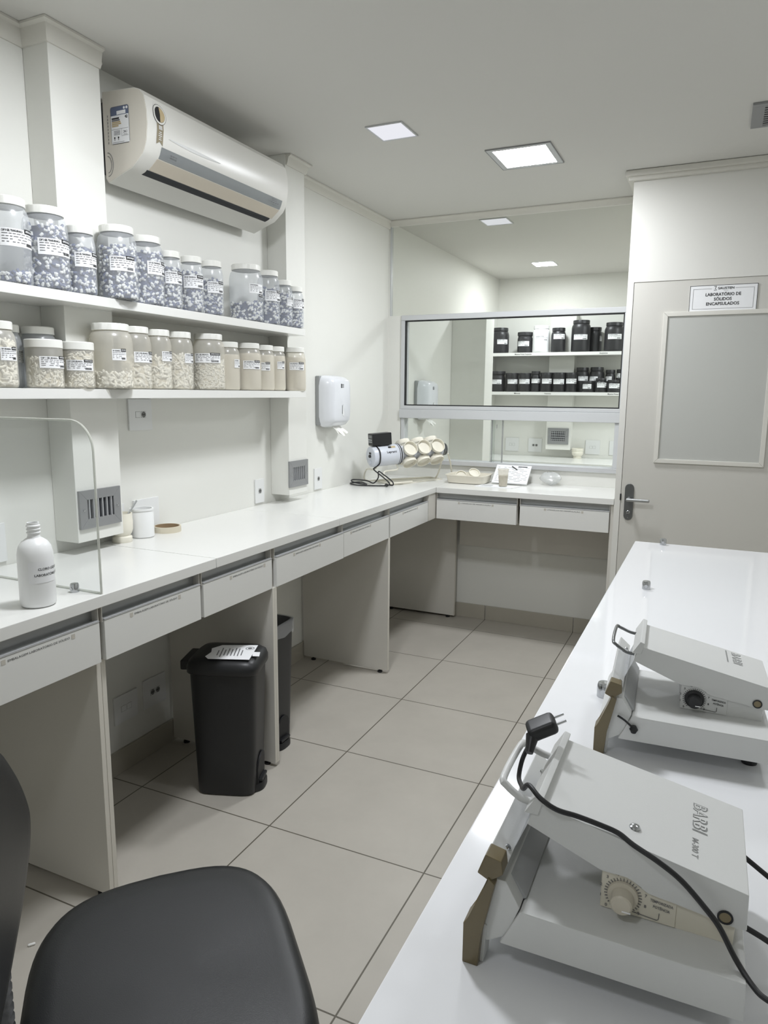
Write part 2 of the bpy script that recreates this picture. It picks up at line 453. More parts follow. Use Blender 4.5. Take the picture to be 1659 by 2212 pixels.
h = MB(); h.box(0.898, 0.9055, 2.748, 2.757, 0.97, 1.005, 'ink'); h.build('latch', door)

# sign over the door pane
sg = thing('wall_sign', 'pale lab sign with a double black border above the pane of the door', 'sign', (1.335, 2.752, 2.035))
b = MB(); b.box(-.156, .156, -.003, .0025, -.066, .066, 'paper', .001); b.build('board', sg)
b = MB(); Y = -.0036
def rect(bm_, x0, x1, z0, z1, t, m, gap=None):
    for q in ((x0, x1, z0, z0 + t), (x0, x0 + t, z0, z1), (x1 - t, x1, z0, z1)): bm_.box(q[0], q[1], Y, Y + .0005, q[2], q[3], m)
    if gap: bm_.box(x0, gap[0], Y, Y + .0005, z1 - t, z1, m); bm_.box(gap[1], x1, Y, Y + .0005, z1 - t, z1, m)
    else: bm_.box(x0, x1, Y, Y + .0005, z1 - t, z1, m)
rect(b, -.156, .156, -.066, .066, .0022, 'ink'); rect(b, -.140, .140, -.051, .049, .0012, 'ink_grey', (-.055, .055))
R, UP = (1, 0, 0), (0, 0, 1)
b.text('SAUSTEN', .0155, (.012, Y - .0003, .049), R, UP, 'ink', bold=.02, width=.074); b.text('pharma', .005, (.012, Y - .0003, .0385), R, UP, 'ink_grey', width=.02)
for p in ([(-.044, .060), (-.033, .060), (-.039, .050), (-.033, .041), (-.044, .041)],):
    b.tube([(x, Y, z) for x, z in p], .0011, 'ink', 4)
b.text('LABORATÓRIO DE', .021, (0, Y - .0003, .019), R, UP, 'ink', bold=.018, width=.163); b.text('SÓLIDOS', .021, (0, Y - .0003, -.004), R, UP, 'ink', bold=.018, width=.082); b.text('ENCAPSULADOS', .021, (0, Y - .0003, -.027), R, UP, 'ink', bold=.018, width=.152)
b.build('lettering', sg)

# ------------------------------------------------------------------ ceiling lights and vent
def ceiling_light(x0, x1, y0, y1, m, label, rim=0.0, gapped=False):
    t = thing('ceiling_light', label, 'light', ((x0 + x1) / 2, (y0 + y1) / 2, ZC), group='square ceiling light panels')
    hx, hy = (x1 - x0) / 2, (y1 - y0) / 2
    b = MB()
    w = 0.0035 if gapped else 0.006
    for q in ((-hx, hx, -hy, -hy + w), (-hx, hx, hy - w, hy), (-hx, -hx + w, -hy + w, hy - w), (hx - w, hx, -hy + w, hy - w)): b.box(q[0], q[1], q[2], q[3], -.006, -.0005, 'vent_grey' if gapped else 'frame_white')
    if gapped:
        k = 0.03
        for q in ((-hx + w, hx - w, -hy + w, -hy + k), (-hx + w, hx - w, hy - k, hy - w), (-hx + w, -hx + k, -hy + k, hy - k), (hx - k, hx - w, -hy + k, hy - k)): b.box(q[0], q[1], q[2], q[3], -.005, -.0005, 'frame_white')
        w = k
    b.build('frame', t)
    d = MB(); d.quad([(-hx + w, -hy + w, -.003), (-hx + w, hy - w, -.003), (hx - w, hy - w, -.003), (hx - w, -hy + w, -.003)], m)
    d.build('diffuser', t, smooth=False, recalc=False)
ceiling_light(-.134, .04, 1.622, 1.812, 'light_dim', 'small dim square light panel in front of the air conditioner')
ceiling_light(.255, .567, 2.12, 2.445, 'light_bright', 'large glaring light panel with a dark gap around its frame', gapped=True)
ceiling_light(-.182, .004, 3.43, 3.615, 'light_dim', 'small dim light panel just past the moulding over the window')
ceiling_light(-.236, -.04, 5.12, 5.32, 'light_far', 'small bright light panel deep in the next room')
ceiling_light(.10, .42, .10, .42, 'light_bright', 'large light panel above the stool end of the room', gapped=True)
ceiling_light(1.70, 2.0, .5, .8, 'light_fill', 'added unseen fill light panel above the white bench', gapped=True)  # added fill lamp, out of view, lifts the bench side
ceiling_light(.55, .85, -1.9, -1.6, 'light_fill', 'added unseen fill light panel at the near end of the room', gapped=True)  # added fill lamp behind the camera, lights the foreground
ceiling_light(1.45, 1.8, 4.4, 4.75, 'light_bright', 'added unseen fill light panel over the hidden side of the next room')  # added lamp hidden by the door wall, brightens the next room

cv = thing('ceiling_vent', 'grey louvred air vent set in the ceiling above the door', 'vent', (1.53, 2.145, ZC))
b = MB()
for q in ((-.14, .14, -.14, -.115), (-.14, .14, .115, .14), (-.14, -.095, -.115, .115), (.095, .14, -.115, .115)): b.box(q[0], q[1], q[2], q[3], -.010, -.0005, 'vent_grey', .001)
b.build('frame', cv)
b = MB(); b.box(-.095, .095, -.115, .115, -.003, -.001, 'vent_dark'); b.build('backing', cv)
b = MB()
for k in range(9): b.box(-.095, .095, -.112 + k * .026, -.100 + k * .026, -.0095, -.006, 'vent_grey')
b.build('louvre', cv)

# ------------------------------------------------------------------ worktops and under-counter units
ZT, ZU = 0.97, 0.935
def slab(name, x0, x1, y0, y1, label):
    tag(boxo(name, x0, x1, y0, y1, ZU, ZT, 'laminate', bev=.0025), label, 'worktop')
slab('worktop', XL + .001, -0.2, -1.45, 0.598, 'white worktop slab under the clear screen and the bottle')
slab('worktop', XL + .001, -0.2, 0.601, 1.5085, 'middle white worktop slab with a tape roll on it')
slab('worktop', XL + .001, -0.2, 1.5115, YB - .001, 'white worktop slab carrying the capsule mixer in the corner')
slab('worktop', -0.199, 0.866, 2.77, YB - .001, 'white worktop below the window with the papers and cup')

def drawer_unit(label, y0, y1, text=None, proud=0.0, tpos=.5, back=False, mt=None):
    """under-counter drawer box; front faces +x (or -y for the units under the window)"""
    if back: t = thing('drawer_unit', label, 'drawer unit', (0, 2.775, 0.77), -PI / 2)
    else: t = thing('drawer_unit', label, 'drawer unit', (-0.205, 0, 0.77))
    # local: front plane x = 0, width along y
    if back: a, c = y0, y1     # y local = world x
    else: a, c = y0, y1
    b = MB(); b.box(-.42, -.0345, a + .001, c - .001, .004, .164, 'panel_white'); b.box(-.0345, -.019, a + .001, c - .001, .004, .117, 'panel_white'); b.box(-.0345, -.006, a + .001, a + .0035, .117, .164, 'panel_white'); b.box(-.0345, -.006, c - .0035, c - .001, .117, .164, 'panel_white'); b.build('carcass', t)
    f = MB(); f.box(-.018 + proud, proud, a + .004, c - .004, .002, .122, 'drawer_white', .0015); dr = f.build('drawer_front', t)
    p = MB(); p.box(-.034, -.030, a + .002, c - .002, .122, .160, 'aluminium', .0008); p.box(-.034, -.016, a + .002, c - .002, .118, .1225, 'aluminium', .0008); p.box(-.015 + proud, .001 + proud, a + .004, c - .004, .1225, .1275, 'aluminium_light', .001); p.box(-.034, -.012, a + .002, c - .002, .158, .1635, 'aluminium', .0008)
    p.build('handle_profile', dr)
    if text:
        l = MB(); m = (a + (c - a) * tpos); x = proud + .0006
        w = min(.19, (c - a) * .45)
        l.text(text, .0085, (x, m, .109), (0, 1, 0), (0, 0, 1), 'ink', bold=.0, width=w)
        for s in (-1, 1): l.box(x - .0004, x, m + s * (w / 2 + .012) - .006, m + s * (w / 2 + .012) + .006, .103, .116, 'tape_clear')
        lo = l.build('lettering', dr)
    return t
# units along the wall
EM, UT = 'EMBALAGEM LABORATÓRIO DE SÓLIDO', 'UTENSÍLIOS DE MANIPULAÇÃO'
drawer_unit('white drawer unit under the bottle, with the clearest printed strip', -.36, .075, EM, tpos=.53)
drawer_unit('white drawer unit with a printed strip above the two low wall plates', .085, .519, EM, tpos=.5)
drawer_unit('white drawer unit hanging over the lidded black bin', .527, .955, EM, tpos=.62)
drawer_unit('white drawer unit hanging over the open black bin', .975, 1.553, EM, proud=.004, tpos=.42)
drawer_unit('white drawer unit over the bare support panel in mid run', 1.555, 2.080, EM, tpos=.35)
drawer_unit('short white drawer unit next to the corner post', 2.090, 2.655, EM, tpos=.5)
def drawer_back(label, x0, x1): return drawer_unit(label, x0, x1, UT, tpos=.5, back=True)
drawer_back('white drawer unit below the tray at the inner corner', -.201, .316)
drawer_back('white drawer unit below the window beside the door', .328, .848)

def panel(label, x0, x1, y0, y1, z0, z1, double=False):
    t = thing('support_panel', label, 'panel', (x1, (y0 + y1) / 2, 0), group='upright panels carrying the worktop')
    hy = (y1 - y0) / 2
    b = MB(); b.box(x0 - x1, -.002, -hy, hy, z0, z1, 'panel_white', .001); b.build('board', t)
    b = MB()
    if double: b.box(-.0022, .0, -hy, -.0008, z0, z1, 'laminate_edge', .0005); b.box(-.0022, .0, .0008, hy, z0, z1, 'laminate_edge', .0005)
    else: b.box(-.0022, 0, -hy, hy, z0, z1, 'laminate_edge', .0005)
    b.build('edge_band', t)
    for xx in (x0 - x1 + .06, -.05):
        b = MB(); b.lathe([(0, 0), (.014, 0), (.014, .008), (.006, .010), (.006, z0 + .001), (0, z0 + .001)], 'black_plastic', 14, Matrix.Translation((xx, 0, 0))); b.build('foot', t)
panel('double white support panel nearest the stool', XL + .015, -.222, .066, .100, .018, .772, True)
panel('white support panel between the two black bins', XL + .015, -.205, .952, .982, .018, .772, True)
panel('white support panel with a chipped foot past the open bin', XL + .015, -.205, 2.070, 2.092, .018, .772)
panel('white end panel against the wall in the corner', XL + .015, -.205, 3.185, 3.210, .018, .930)
t = thing('support_panel', 'narrow white end panel where the corner worktop meets the door', 'panel', (.858, 2.785, 0), group='upright panels carrying the worktop')
b = MB(); b.box(-.009, .009, 0, .46, .0, .933, 'panel_white', .001); b.build('board', t)
tag(boxo('corner_post', -.224, -.205, 2.658, 2.795, .772, .934, 'panel_white', bev=.001), 'white filler post at the inner corner between the drawers', 'post')
tag(boxo('back_panel', -.19, .846, 3.225, 3.246, .52, .933, 'panel_white', bev=.001), 'white board on the wall below the corner drawers', 'panel')

# ------------------------------------------------------------------ wall plates, grilles
def wall_plate(label, y0, y1, z0, z1, style, wall='x', at=XL):
    w = y1 - y0; hh = z1 - z0
    if wall == 'x': t = thing('wall_plate', label, 'outlet', (at, (y0 + y1) / 2, (z0 + z1) / 2), 0, 'switch and socket plates')
    else: t = thing('wall_plate', label, 'outlet', ((y0 + y1) / 2, at, (z0 + z1) / 2), -PI / 2, 'switch and socket plates')
    b = MB(); b.box(0, .008, -w / 2, w / 2, -hh / 2, hh / 2, 'plate_white', .0015); b.build('plate', t)
    n = len(style); mw = .026
    for k, s in enumerate(style):
        c = (k - (n - 1) / 2) * .031; q = MB()
        for e in ((c - mw / 2, c + mw / 2, -.0125, -.0115), (c - mw / 2, c + mw / 2, .0115, .0125), (c - mw / 2, c - mw / 2 + .001, -.0115, .0115), (c + mw / 2 - .001, c + mw / 2, -.0115, .0115)): q.box(.0079, .0084, e[0], e[1], e[2], e[3], 'plate_line')
        q.box(.0078, .0088, c - mw / 2 + .001, c + mw / 2 - .001, -.0115, .0115, 'plate_white')
        if s == 's':
            Mx = Matrix.Translation((.0088, c, 0)) @ Matrix.Rotation(PI / 2, 4, 'Y')
            q.lathe([(.0115, 0), (.0115, .0008), (.010, .0008), (.010, .0001), (0, .0001)], 'plate_line', 20, Mx)
            for dy in (-.005, 0, .005): q.lathe([(0, .001), (.0019, .001), (.0019, 0)], 'ink', 10, Matrix.Translation((.0088, c + dy, -.001 if dy == 0 else .001)) @ Matrix.Rotation(PI / 2, 4, 'Y'))
        q.build('socket' if s == 's' else 'blank_module', t)
wall_plate('white plate with one socket hanging under the lower shelf', .785, .912, 1.39, 1.515, 'bs')
wall_plate('white socket plate behind the pot and the tape roll', .788, .930, .985, 1.11, 'bs')
wall_plate('white plate half hidden behind the mortar', .632, .735, .985, 1.105, 'b')
wall_plate('narrow white socket plate beside the second column, on the tape side', 1.63, 1.707, .982, 1.105, 's')
wall_plate('narrow white socket plate between the second column and the mixer', 2.224, 2.312, .982, 1.107, 's')
wall_plate('blank double plate low on the wall under the worktop', .626, .754, .21, .326, 'bb')
wall_plate('plate with two sockets low on the wall next to the lidded bin', .790, .923, .21, .337, 'ss')
wall_plate('white plate at the edge of the view behind the bottle', .06, .208, .985, 1.114, 'bs')
wall_plate('blank double plate on the far wall beyond the sash', -.63, -.49, .96, 1.10, 'bb', 'y', YF)
wall_plate('double socket plate on the far wall beside the far grille', -.39, -.25, .96, 1.10, 'ss', 'y', YF)
wall_plate('blank double plate beside the bowl on the far wall', .185, .325, .96, 1.10, 'bb', 'y', YF)
wall_plate('double socket plate on the far wall at the window edge', .415, .555, .96, 1.10, 'ss', 'y', YF)

def grille(label, loc, w, hgt, rz=0, nx=6, grid=False):
    t = thing('wall_grille', label, 'vent', loc, rz, 'metal grilles on the boxed columns')
    b = MB(); fw = .034; y0, y1, z0, z1 = -w / 2, w / 2, -hgt / 2, hgt / 2
    for q in (((y0, z0), (y1, z0), (y1 - fw, z0 + fw), (y0 + fw, z0 + fw)), ((y0, z1), (y1, z1), (y1 - fw, z1 - fw), (y0 + fw, z1 - fw)), ((y0, z0), (y0 + fw, z0 + fw), (y0 + fw, z1 - fw), (y0, z1)), ((y1, z0), (y1 - fw, z0 + fw), (y1 - fw, z1 - fw), (y1, z1))):
        b.prism([(0, p[0], p[1]) for p in q], (.010, 0, 0), 'vent_grey', .001)
    b.build('frame', t)
    b = MB(); b.box(.0005, .0015, y0 + fw, y1 - fw, z0 + fw, z1 - fw, 'vent_dark'); b.build('backing', t)
    b = MB()
    for k in range(nx):
        y = y0 + fw + (w - 2 * fw) * (k + .5) / nx
        b.box(.0015, .009, y - .0015, y + .0015, z0 + fw, z1 - fw, 'aluminium_light')
    if grid:
        for k in range(4):
            z = z0 + fw + (hgt - 2 * fw) * (k + .5) / 4; b.box(.0015, .006, y0 + fw, y1 - fw, z - .002, z + .002, 'aluminium_light')
    b.build('louvre', t)
    for s in (-1, 1):
        b = MB(); b.lathe([(0, 0), (.005, 0), (.004, .003), (0, .004)], 'chrome', 12, Matrix.Translation((.010, s * (w / 2 - fw / 2), 0)) @ Matrix.Rotation(PI / 2, 4, 'Y')); b.build('screw', t)
grille('grey metal grille low on the column behind the clear screen', (-.648, .511, 1.131), .190, .137)
grille('grey metal grille on the narrow column at the end of the shelves', (-.648, 1.868, 1.122), .186, .137)
grille('small grey grille with crossed bars on the far column', (-.068, 5.84, 1.135), .205, .16, -PI / 2, 7, True)

# ------------------------------------------------------------------ wall shelves and jars
def shelf(label, z0, z1):
    tag(_shelf(z0, z1), label, 'shelf')
def _shelf(z0, z1):
    b = MB(); o = [(XL + .001, -1.45), (XL + .001, .4095), (-.6475, .4095), (-.6475, .6225), (XL + .001, .6225), (XL + .001, 1.7845), (-.647, 1.7845), (-.647, 1.80), (-.55, 1.80), (-.55, -1.45)]
    b.prism([(x, y, z0) for x, y in o], (0, 0, z1 - z0), 'laminate', 0.0015)
    return b.build('wall_shelf')
shelf('long white upper shelf carrying the jars of blue and white capsules', 1.826, 1.858)
shelf('long white lower shelf carrying the jars of pale capsules', 1.520, 1.552)

rnd = random.Random(11)
def capsule_mesh(name, r, z0, hgt, mats, n, L, R, parent, core, seed=0):
    """a bed of loose capsules against the jar wall, over a solid core"""
    rn = random.Random(seed)
    V, F, MI = [], [], []
    seg = 6
    for k in range(n):
        a = rn.uniform(0, 2 * PI); z = z0 + R + rn.random() * max(hgt - R, .004)
        tilt = rn.uniform(-PI, PI); out = rn.uniform(-.5, .5)
        er = Vector((math.cos(a), math.sin(a), 0)); et = Vector((-math.sin(a), math.cos(a), 0))
        d = (et * math.cos(tilt) + Vector((0, 0, 1)) * math.sin(tilt) + er * out * .5).normalized()
        c = er * (r - R * rn.uniform(1.0, 2.0) - abs(out) * L * .1) + Vector((0, 0, z))
        u = d.orthogonal().normalized(); w = d.cross(u)
        base = len(V); prof = [(-.5, .40), (-.42, .85), (-.05, .93), (-.03, 1.0), (.44, .97), (.5, .60)]
        for t, q in prof:
            for s in range(seg):
                p = c + d * (t * L) + (u * math.cos(2 * PI * s / seg) + w * math.sin(2 * PI * s / seg)) * (R * q)
                rr = math.hypot(p.x, p.y)
                if rr > r: p.x *= r / rr; p.y *= r / rr
                if p.z < z0 + .0005: p.z = z0 + .0005
                V.append(p)
        for j in range(5):
            for s in range(seg):
                F.append((base + j * seg + s, base + j * seg + (s + 1) % seg, base + (j + 1) * seg + (s + 1) % seg, base + (j + 1) * seg + s)); MI.append(0 if j < 3 else 1)
        F.append(tuple(base + s for s in range(seg))[::-1]); MI.append(0)
        F.append(tuple(base + 5 * seg + s for s in range(seg))); MI.append(1)
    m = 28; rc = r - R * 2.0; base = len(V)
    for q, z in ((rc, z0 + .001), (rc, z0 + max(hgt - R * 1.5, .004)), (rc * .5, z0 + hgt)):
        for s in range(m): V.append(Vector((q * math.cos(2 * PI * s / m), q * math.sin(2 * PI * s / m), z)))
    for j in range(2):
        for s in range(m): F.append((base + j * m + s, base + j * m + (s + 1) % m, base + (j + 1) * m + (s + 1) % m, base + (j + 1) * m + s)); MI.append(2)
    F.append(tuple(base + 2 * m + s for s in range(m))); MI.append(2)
    me = bpy.data.meshes.new(name); me.from_pydata([tuple(v) for v in V], [], F)
    for q in mats + [core]: me.materials.append(MATS[q])
    me.polygons.foreach_set('material_index', MI); me.polygons.foreach_set('use_smooth', [True] * len(F)); me.update()
    o = bpy.data.objects.new(name, me); COL.objects.link(o); o.parent = parent
    o['kind'] = 'stuff'
    return o

def jar_label(parent, r, a0, a1, z0, z1, title, stamp=True, stamp_low=False, lines=4, paper='paper'):
    """paper label wrapped on the jar with small print, bar code and a black stamp"""
    b = MB(); R1 = r + .0006; n = 14
    a0, a1 = math.radians(a0), math.radians(a1); W_ = (a1 - a0) * R1; H = z1 - z0
    def P(s, z, off=0.0):
        a = a0 + s / R1; return ((R1 + off) * math.cos(a), (R1 + off) * math.sin(a), z0 + z)
    def patch(s0, s1, q0, q1, m, off, k=n):
        i = b.mi(m)
        lo = [b.bm.verts.new(P(s0 + (s1 - s0) * j / k, q0, off)) for j in range(k + 1)]; hi = [b.bm.verts.new(P(s0 + (s1 - s0) * j / k, q1, off)) for j in range(k + 1)]
        for j in range(k): b.bm.faces.new((lo[j], lo[j + 1], hi[j + 1], hi[j])).material_index = i
    def txt(s, size, s0, z, m, width=None, bold=.01):
        vs, fs = text_mesh(s, 'LEFT', bold); i = b.mi(m); mx = max(v[0] for v in vs); sx = (width / mx) if width else size
        bv = [b.bm.verts.new(P(s0 + v[0] * sx, z + v[1] * size, .0006)) for v in vs]
        for f in fs:
            try: b.bm.faces.new([bv[q] for q in f]).material_index = i
            except ValueError: pass
    patch(0, W_, 0, H, paper, 0)
    txt(title, H * .17, W_ * .05, H * .86, 'ink', W_ * (.5 if stamp else .62), .03)
    rn = random.Random(int(r * 1e5 + a0 * 100))
    for j in range(lines):
        z = H * (.70 - j * .155); s = W_ * .05
        while s < W_ * (.9 if j < 2 else .62):
            l = W_ * rn.uniform(.05, .14); patch(s, min(s + l, W_ * .95), z - H * .022, z + H * .022, 'ink_grey', .0005, 2); s += l + W_ * rn.uniform(.02, .14 if j > 1 else .04)
    s = W_ * .64
    while s < W_ * .9:
        l = W_ * rn.choice((.008, .014, .02)); patch(s, s + l, H * .09, H * .27, 'ink', .0005, 1); s += l + W_ * .008
    if stamp:
        q0, q1 = (H * .80, H * 1.06) if not stamp_low else (-H * .32, -H * .04)
        patch(W_ * .60, W_ * .985, q0, q1, 'ink', .0007, 6)
        txt('APROVADO', H * .16, W_ * .63, (q0 + q1) / 2, 'paper', W_ * .32, .02)
        for v in list(b.bm.verts)[-len(text_mesh('APROVADO', 'LEFT', .02)[0]):]:
            f = 1 + .0006 / math.hypot(v.co.x, v.co.y); v.co.x *= f; v.co.y *= f
    return b.build('label', parent, recalc=False)

def jar_shell(b, r, h, m, straight=False, lid_h=.024, neck=.80):
    """body profile: rounded foot, straight wall, shoulder, neck"""
    hb = h - lid_h
    if straight:
        prof = [(0, .001), (r * .90, .001), (r * .97, .003), (r, .010), (r, hb + .004)]
    else:
        sh = min(.035, h * .17)
        prof = [(0, .001), (r * .86, .001), (r * .95, .004), (r * .99, .010), (r, .018), (r, hb - sh - .010), (r * .99, hb - sh), (r * .955, hb - sh * .62), (r * .90, hb - sh * .3), (r * neck * 1.03, hb - sh * .10), (r * neck, hb - .001), (r * neck, hb + .006)]
    b.lathe(prof, m, 40)
def lid_mesh(b, r, z, lid_h, m, ribs=True):
    n = 60
    mod = (lambda k, zz: 1.0 if (k % 5) or zz > z + lid_h * .93 or zz < z + lid_h * .06 else .965) if ribs else None
    b.lathe([(r * .9, z), (r, z + .001), (r, z + lid_h * .9), (r * .97, z + lid_h), (r * .2, z + lid_h), (0, z + lid_h)], m, n, mod=mod)

def jar(x, y, z, r, h, lab, label, content, fill, group, straight=False, title='CAP 2 GEL BRANCA', stamp=True, stamp_low=False, ribs=True, seed=0, shell='jar_plastic', neck=.80):
    t = thing('storage_jar', label, 'jar', (x, y, z), 0, group)
    lh = .024 if not straight else .026
    b = MB(); jar_shell(b, r, h, shell, straight, lh, neck); b.build('body', t, angle=60)
    b = MB(); lid_mesh(b, (r * neck + .004) if not straight else r + .001, h - lh, lh, 'jar_lid', ribs); b.build('lid', t, angle=25)
    top = h - lh - (0 if straight else min(.035, h * .17))
    fh = fill * top * (1.10 if content == 'powder' else 1.0)
    if content == 'blue':
        n = int(2 * PI * r * fh / (.023 * .0092) * .92) + 20
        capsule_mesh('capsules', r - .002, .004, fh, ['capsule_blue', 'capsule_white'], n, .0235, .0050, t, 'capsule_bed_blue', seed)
    elif content == 'cream':
        n = int(2 * PI * r * fh / (.021 * .0078) * 1.1) + 20
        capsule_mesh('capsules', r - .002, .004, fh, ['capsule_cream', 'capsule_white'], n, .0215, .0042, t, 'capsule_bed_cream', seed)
    elif content == 'fine':
        n = int(2 * PI * r * fh / (.013 * .005) * .9) + 20
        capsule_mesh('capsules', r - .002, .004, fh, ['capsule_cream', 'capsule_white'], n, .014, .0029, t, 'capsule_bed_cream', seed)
    elif content == 'powder':
        c = MB(); c.lathe([(0, .004), (r - .004, .004), (r - .003, .01), (r - .003, fh - .004), (r * .8, fh), (0, fh)], 'powder', 32); o = c.build('powder_fill', t); o['kind'] = 'stuff'
    if lab: jar_label(t, r, lab[0], lab[1], lab[2], lab[3], title, stamp, stamp_low)
    return t

ZS1, ZS2 = 1.858, 1.552
GU, GL = 'jars of two-colour capsules on the upper shelf', 'jars of pale capsules on the lower shelf'
upper = [
 (-0.609,0.184,0.0636,0.247,(-56,50,0.104,0.154),.17,'large jar almost empty, capsules only at the bottom, first on the upper shelf',True),
 (-0.612,0.323,0.0674,0.250,(-60,43,0.102,0.151),1.0,'large jar full of blue capsules right after the almost empty one',True),
 (-0.593,0.442,0.0479,0.216,(-65,47,0.086,0.131),.96,'slim jar of blue capsules squeezed between two large jars',True),
 (-0.578,0.590,0.0660,0.245,(-68,10,0.092,0.140),.93,'large jar of blue capsules in front of the boxed column',True),
 (-0.609,0.761,0.0636,0.246,(-43,43,0.109,0.155),1.0,'large jar of blue capsules just past the boxed column',True),
 (-0.589,0.868,0.0430,0.212,(-74,29,0.091,0.135),.98,'first of three like small blue capsule jars, nearest the large ones',False),
 (-0.590,0.994,0.0453,0.214,(-94,21,0.091,0.138),.97,'middle one of three like small blue capsule jars',False),
 (-0.591,1.122,0.0462,0.218,(-75,19,0.088,0.133),.88,'last of three like small blue capsule jars, before the gap on the shelf',False),
 (-0.620,1.403,0.0754,0.248,(-44,15,0.121,0.162),.42,'wide jar less than half full, after the gap, stamp under its label',True),
 (-0.597,1.546,0.0521,0.243,(-73,31,0.105,0.151),.86,'tall jar of dark blue capsules beside the half full wide jar',False),
 (-0.592,1.661,0.0470,0.216,(-32,28,0.097,0.135),.97,'second to last capsule jar on the upper shelf, narrow visible strip',False),
 (-0.593,1.764,0.0475,0.200,(-62,32,0.094,0.140),.72,'last and shortest capsule jar at the end of the upper shelf',False)]
for k, (x, y, r, h, lab, fill, label, ribs) in enumerate(upper):
    jar(x, y, ZS1, r, h, lab, label, 'blue', fill, GU, title='CAP 2 GEL TRANS-BRANCA' if k % 2 else 'CAP 0 GEL TRANS-BRANCA', stamp_low=(k == 8), ribs=ribs, seed=k + 1)
lower = [
 (-0.605,0.112,0.0580,0.194,(-24,33,0.080,0.118),'cream',.98,'jar of white capsules first on the lower shelf with a clear stamped label',False),
 (-0.705,0.222,0.0500,0.197,(7,59,0.080,0.118),None,0,'grey empty looking jar behind the first jar on the lower shelf',False),
 (-0.7015,0.346,0.0570,0.199,None,None,0,'translucent jar standing at the wall behind a straight pot',False),
 (-0.603,0.281,0.0555,0.152,(-55,49,0.063,0.099),'fine',.72,'straight pot with a plain white rim band, the fuller wider one',True),
 (-0.593,0.403,0.0526,0.152,(-82,20,0.059,0.093),'fine',.92,'straight pot full of tiny capsules beside the wide tall jar',True),
 (-0.577,0.538,0.0720,0.222,(-43,-4,0.097,0.134),'cream',.32,'widest cream jar, only a third full, on the lower shelf',False),
 (-0.618,0.691,0.0600,0.226,(-48,44,0.097,0.135),'cream',.68,'cream jar two thirds full, next after the widest one',False),
 (-0.607,0.802,0.0510,0.224,(-31,32,0.107,0.143),'cream',.72,'slim cream jar between two wider jars of long white capsules',False),
 (-0.610,0.925,0.0545,0.225,(-26,27,0.105,0.141),'cream',.80,'cream jar of long capsules just before the jar with the raised stamp',False),
 (-0.612,1.111,0.0675,0.231,(-105,-7,0.112,0.150),'fine',.70,'broad cream jar with the whole label and stamp showing',False),
 (-0.618,1.249,0.0530,0.208,(-20,21,0.098,0.134),'powder',.95,'beige powder jar tucked behind the broad cream jar',False),
 (-0.611,1.397,0.0563,0.212,(-81,7,0.096,0.133),'powder',1.0,'beige powder jar with the full label in the closing row of five',False),
 (-0.628,1.539,0.0530,0.212,(-83,-20,0.094,0.131),'powder',1.0,'beige powder jar with its label turned towards its neighbour',False),
 (-0.630,1.644,0.0505,0.212,(-46,3,0.105,0.140),'powder',1.0,'beige powder jar second to last on the lower shelf',False),
 (-0.592,1.765,0.0537,0.214,(-88,-5,0.103,0.140),'powder',.98,'beige powder jar standing last on the lower shelf',False)]
for k, (x, y, r, h, lab, cont, fill, label, straight) in enumerate(lower):
    jar(x, y, ZS2, r, h, lab, label, cont, fill, GL, straight=straight, title='CAP 1 GEL BRANCA' if k % 2 else 'CAP 3 VEG BRANCA', ribs=(k in (5, 6, 7, 8, 9)), seed=k + 40, shell='jar_plastic' if cont is None else 'jar_plastic_cream', stamp=k != 10)

# ------------------------------------------------------------------ air conditioner
ac = thing('air_conditioner', 'white wall air conditioner with energy label and ribbon sticker', 'air conditioner', (-.72, .70, 2.30))
pr = [(0, .295), (.150, .287), (.175, .278), (.192, .258), (.202, .211), (.2035, .162), (.196, .110), (.186, .084), (.176, .068), (.127, .029), (.074, .011), (.012, -.012), (0, .003)]
def X3(p, y): return (p[0], y, p[1])
LEN = .90
b = MB(); b.loft([[X3(p, y) for p in pr] for y in (0, .004, LEN - .004, LEN)], 'ac_white'); o = b.build('body', ac, angle=25)
b = MB(); b.prism([X3((p[0] * .985 + .001, p[1] * .985 + .002), -.0015) for p in pr], (0, .003, 0), 'ac_side'); b.build('side_cover', ac)
b = MB()   # arched pipe knock-out on the side cover
for rr in (.028, .040):
    b.tube([(.014 + rr * .62 * math.sin(a), -.002, .050 + rr * math.cos(a)) for a in [PI * k / 12 for k in range(13)]], .0010, 'ink_grey', 5)
b.build('knockout', ac)
# silver band on the lower front, beige flap, dark outlet slot
def face(s0, s1, y0, y1, m, off, name, rnd_=0.0, thick=.002):
    """strip lying on the front profile between heights s0 and s1"""
    def px(z):
        for (xa, za), (xb, zb) in zip(pr[2:], pr[3:]):
            if zb <= z <= za: return xa + (xb - xa) * (za - z) / (za - zb)
        return pr[9][0]
    bb = MB(); n = 5; rows = []
    for k in range(n + 1):
        z = s0 + (s1 - s0) * k / n; rows.append((px(z) + off, z))
    rings = [[(x, y, z) for x, z in rows] + [(x - thick - off, y, z) for x, z in rows[::-1]] for y in (y0, y1)]
    bb.loft(rings, m); return bb.build(name, ac)
face(.072, .108, .075, .862, 'ac_band', .0018, 'front_band')
face(.036, .069, .070, .862, 'ac_beige', .0018, 'air_flap')
face(.0225, .0350, .062, .850, 'vent_dark', .0012, 'outlet_slot')
b = MB()   # sticker with a shiny crescent and small display on the band
for k in range(4): b.box(.1985, .1992, .770 + k * .016, .778 + k * .016, .083, .0865, 'ink_grey')
b.box(.2000, .2006, .775, .812, .091, .0925, 'ink_grey'); b.box(.2000, .2006, .775, .812, .0985, .100, 'ink_grey')
for k in range(3): b.box(.199, .2003, .118 + k * .012, .126 + k * .012, .089, .0925, 'ink_grey')
b.build('display', ac)
lb = MB()   # energy label on the side: plane y = -0.003
yq = -.0022
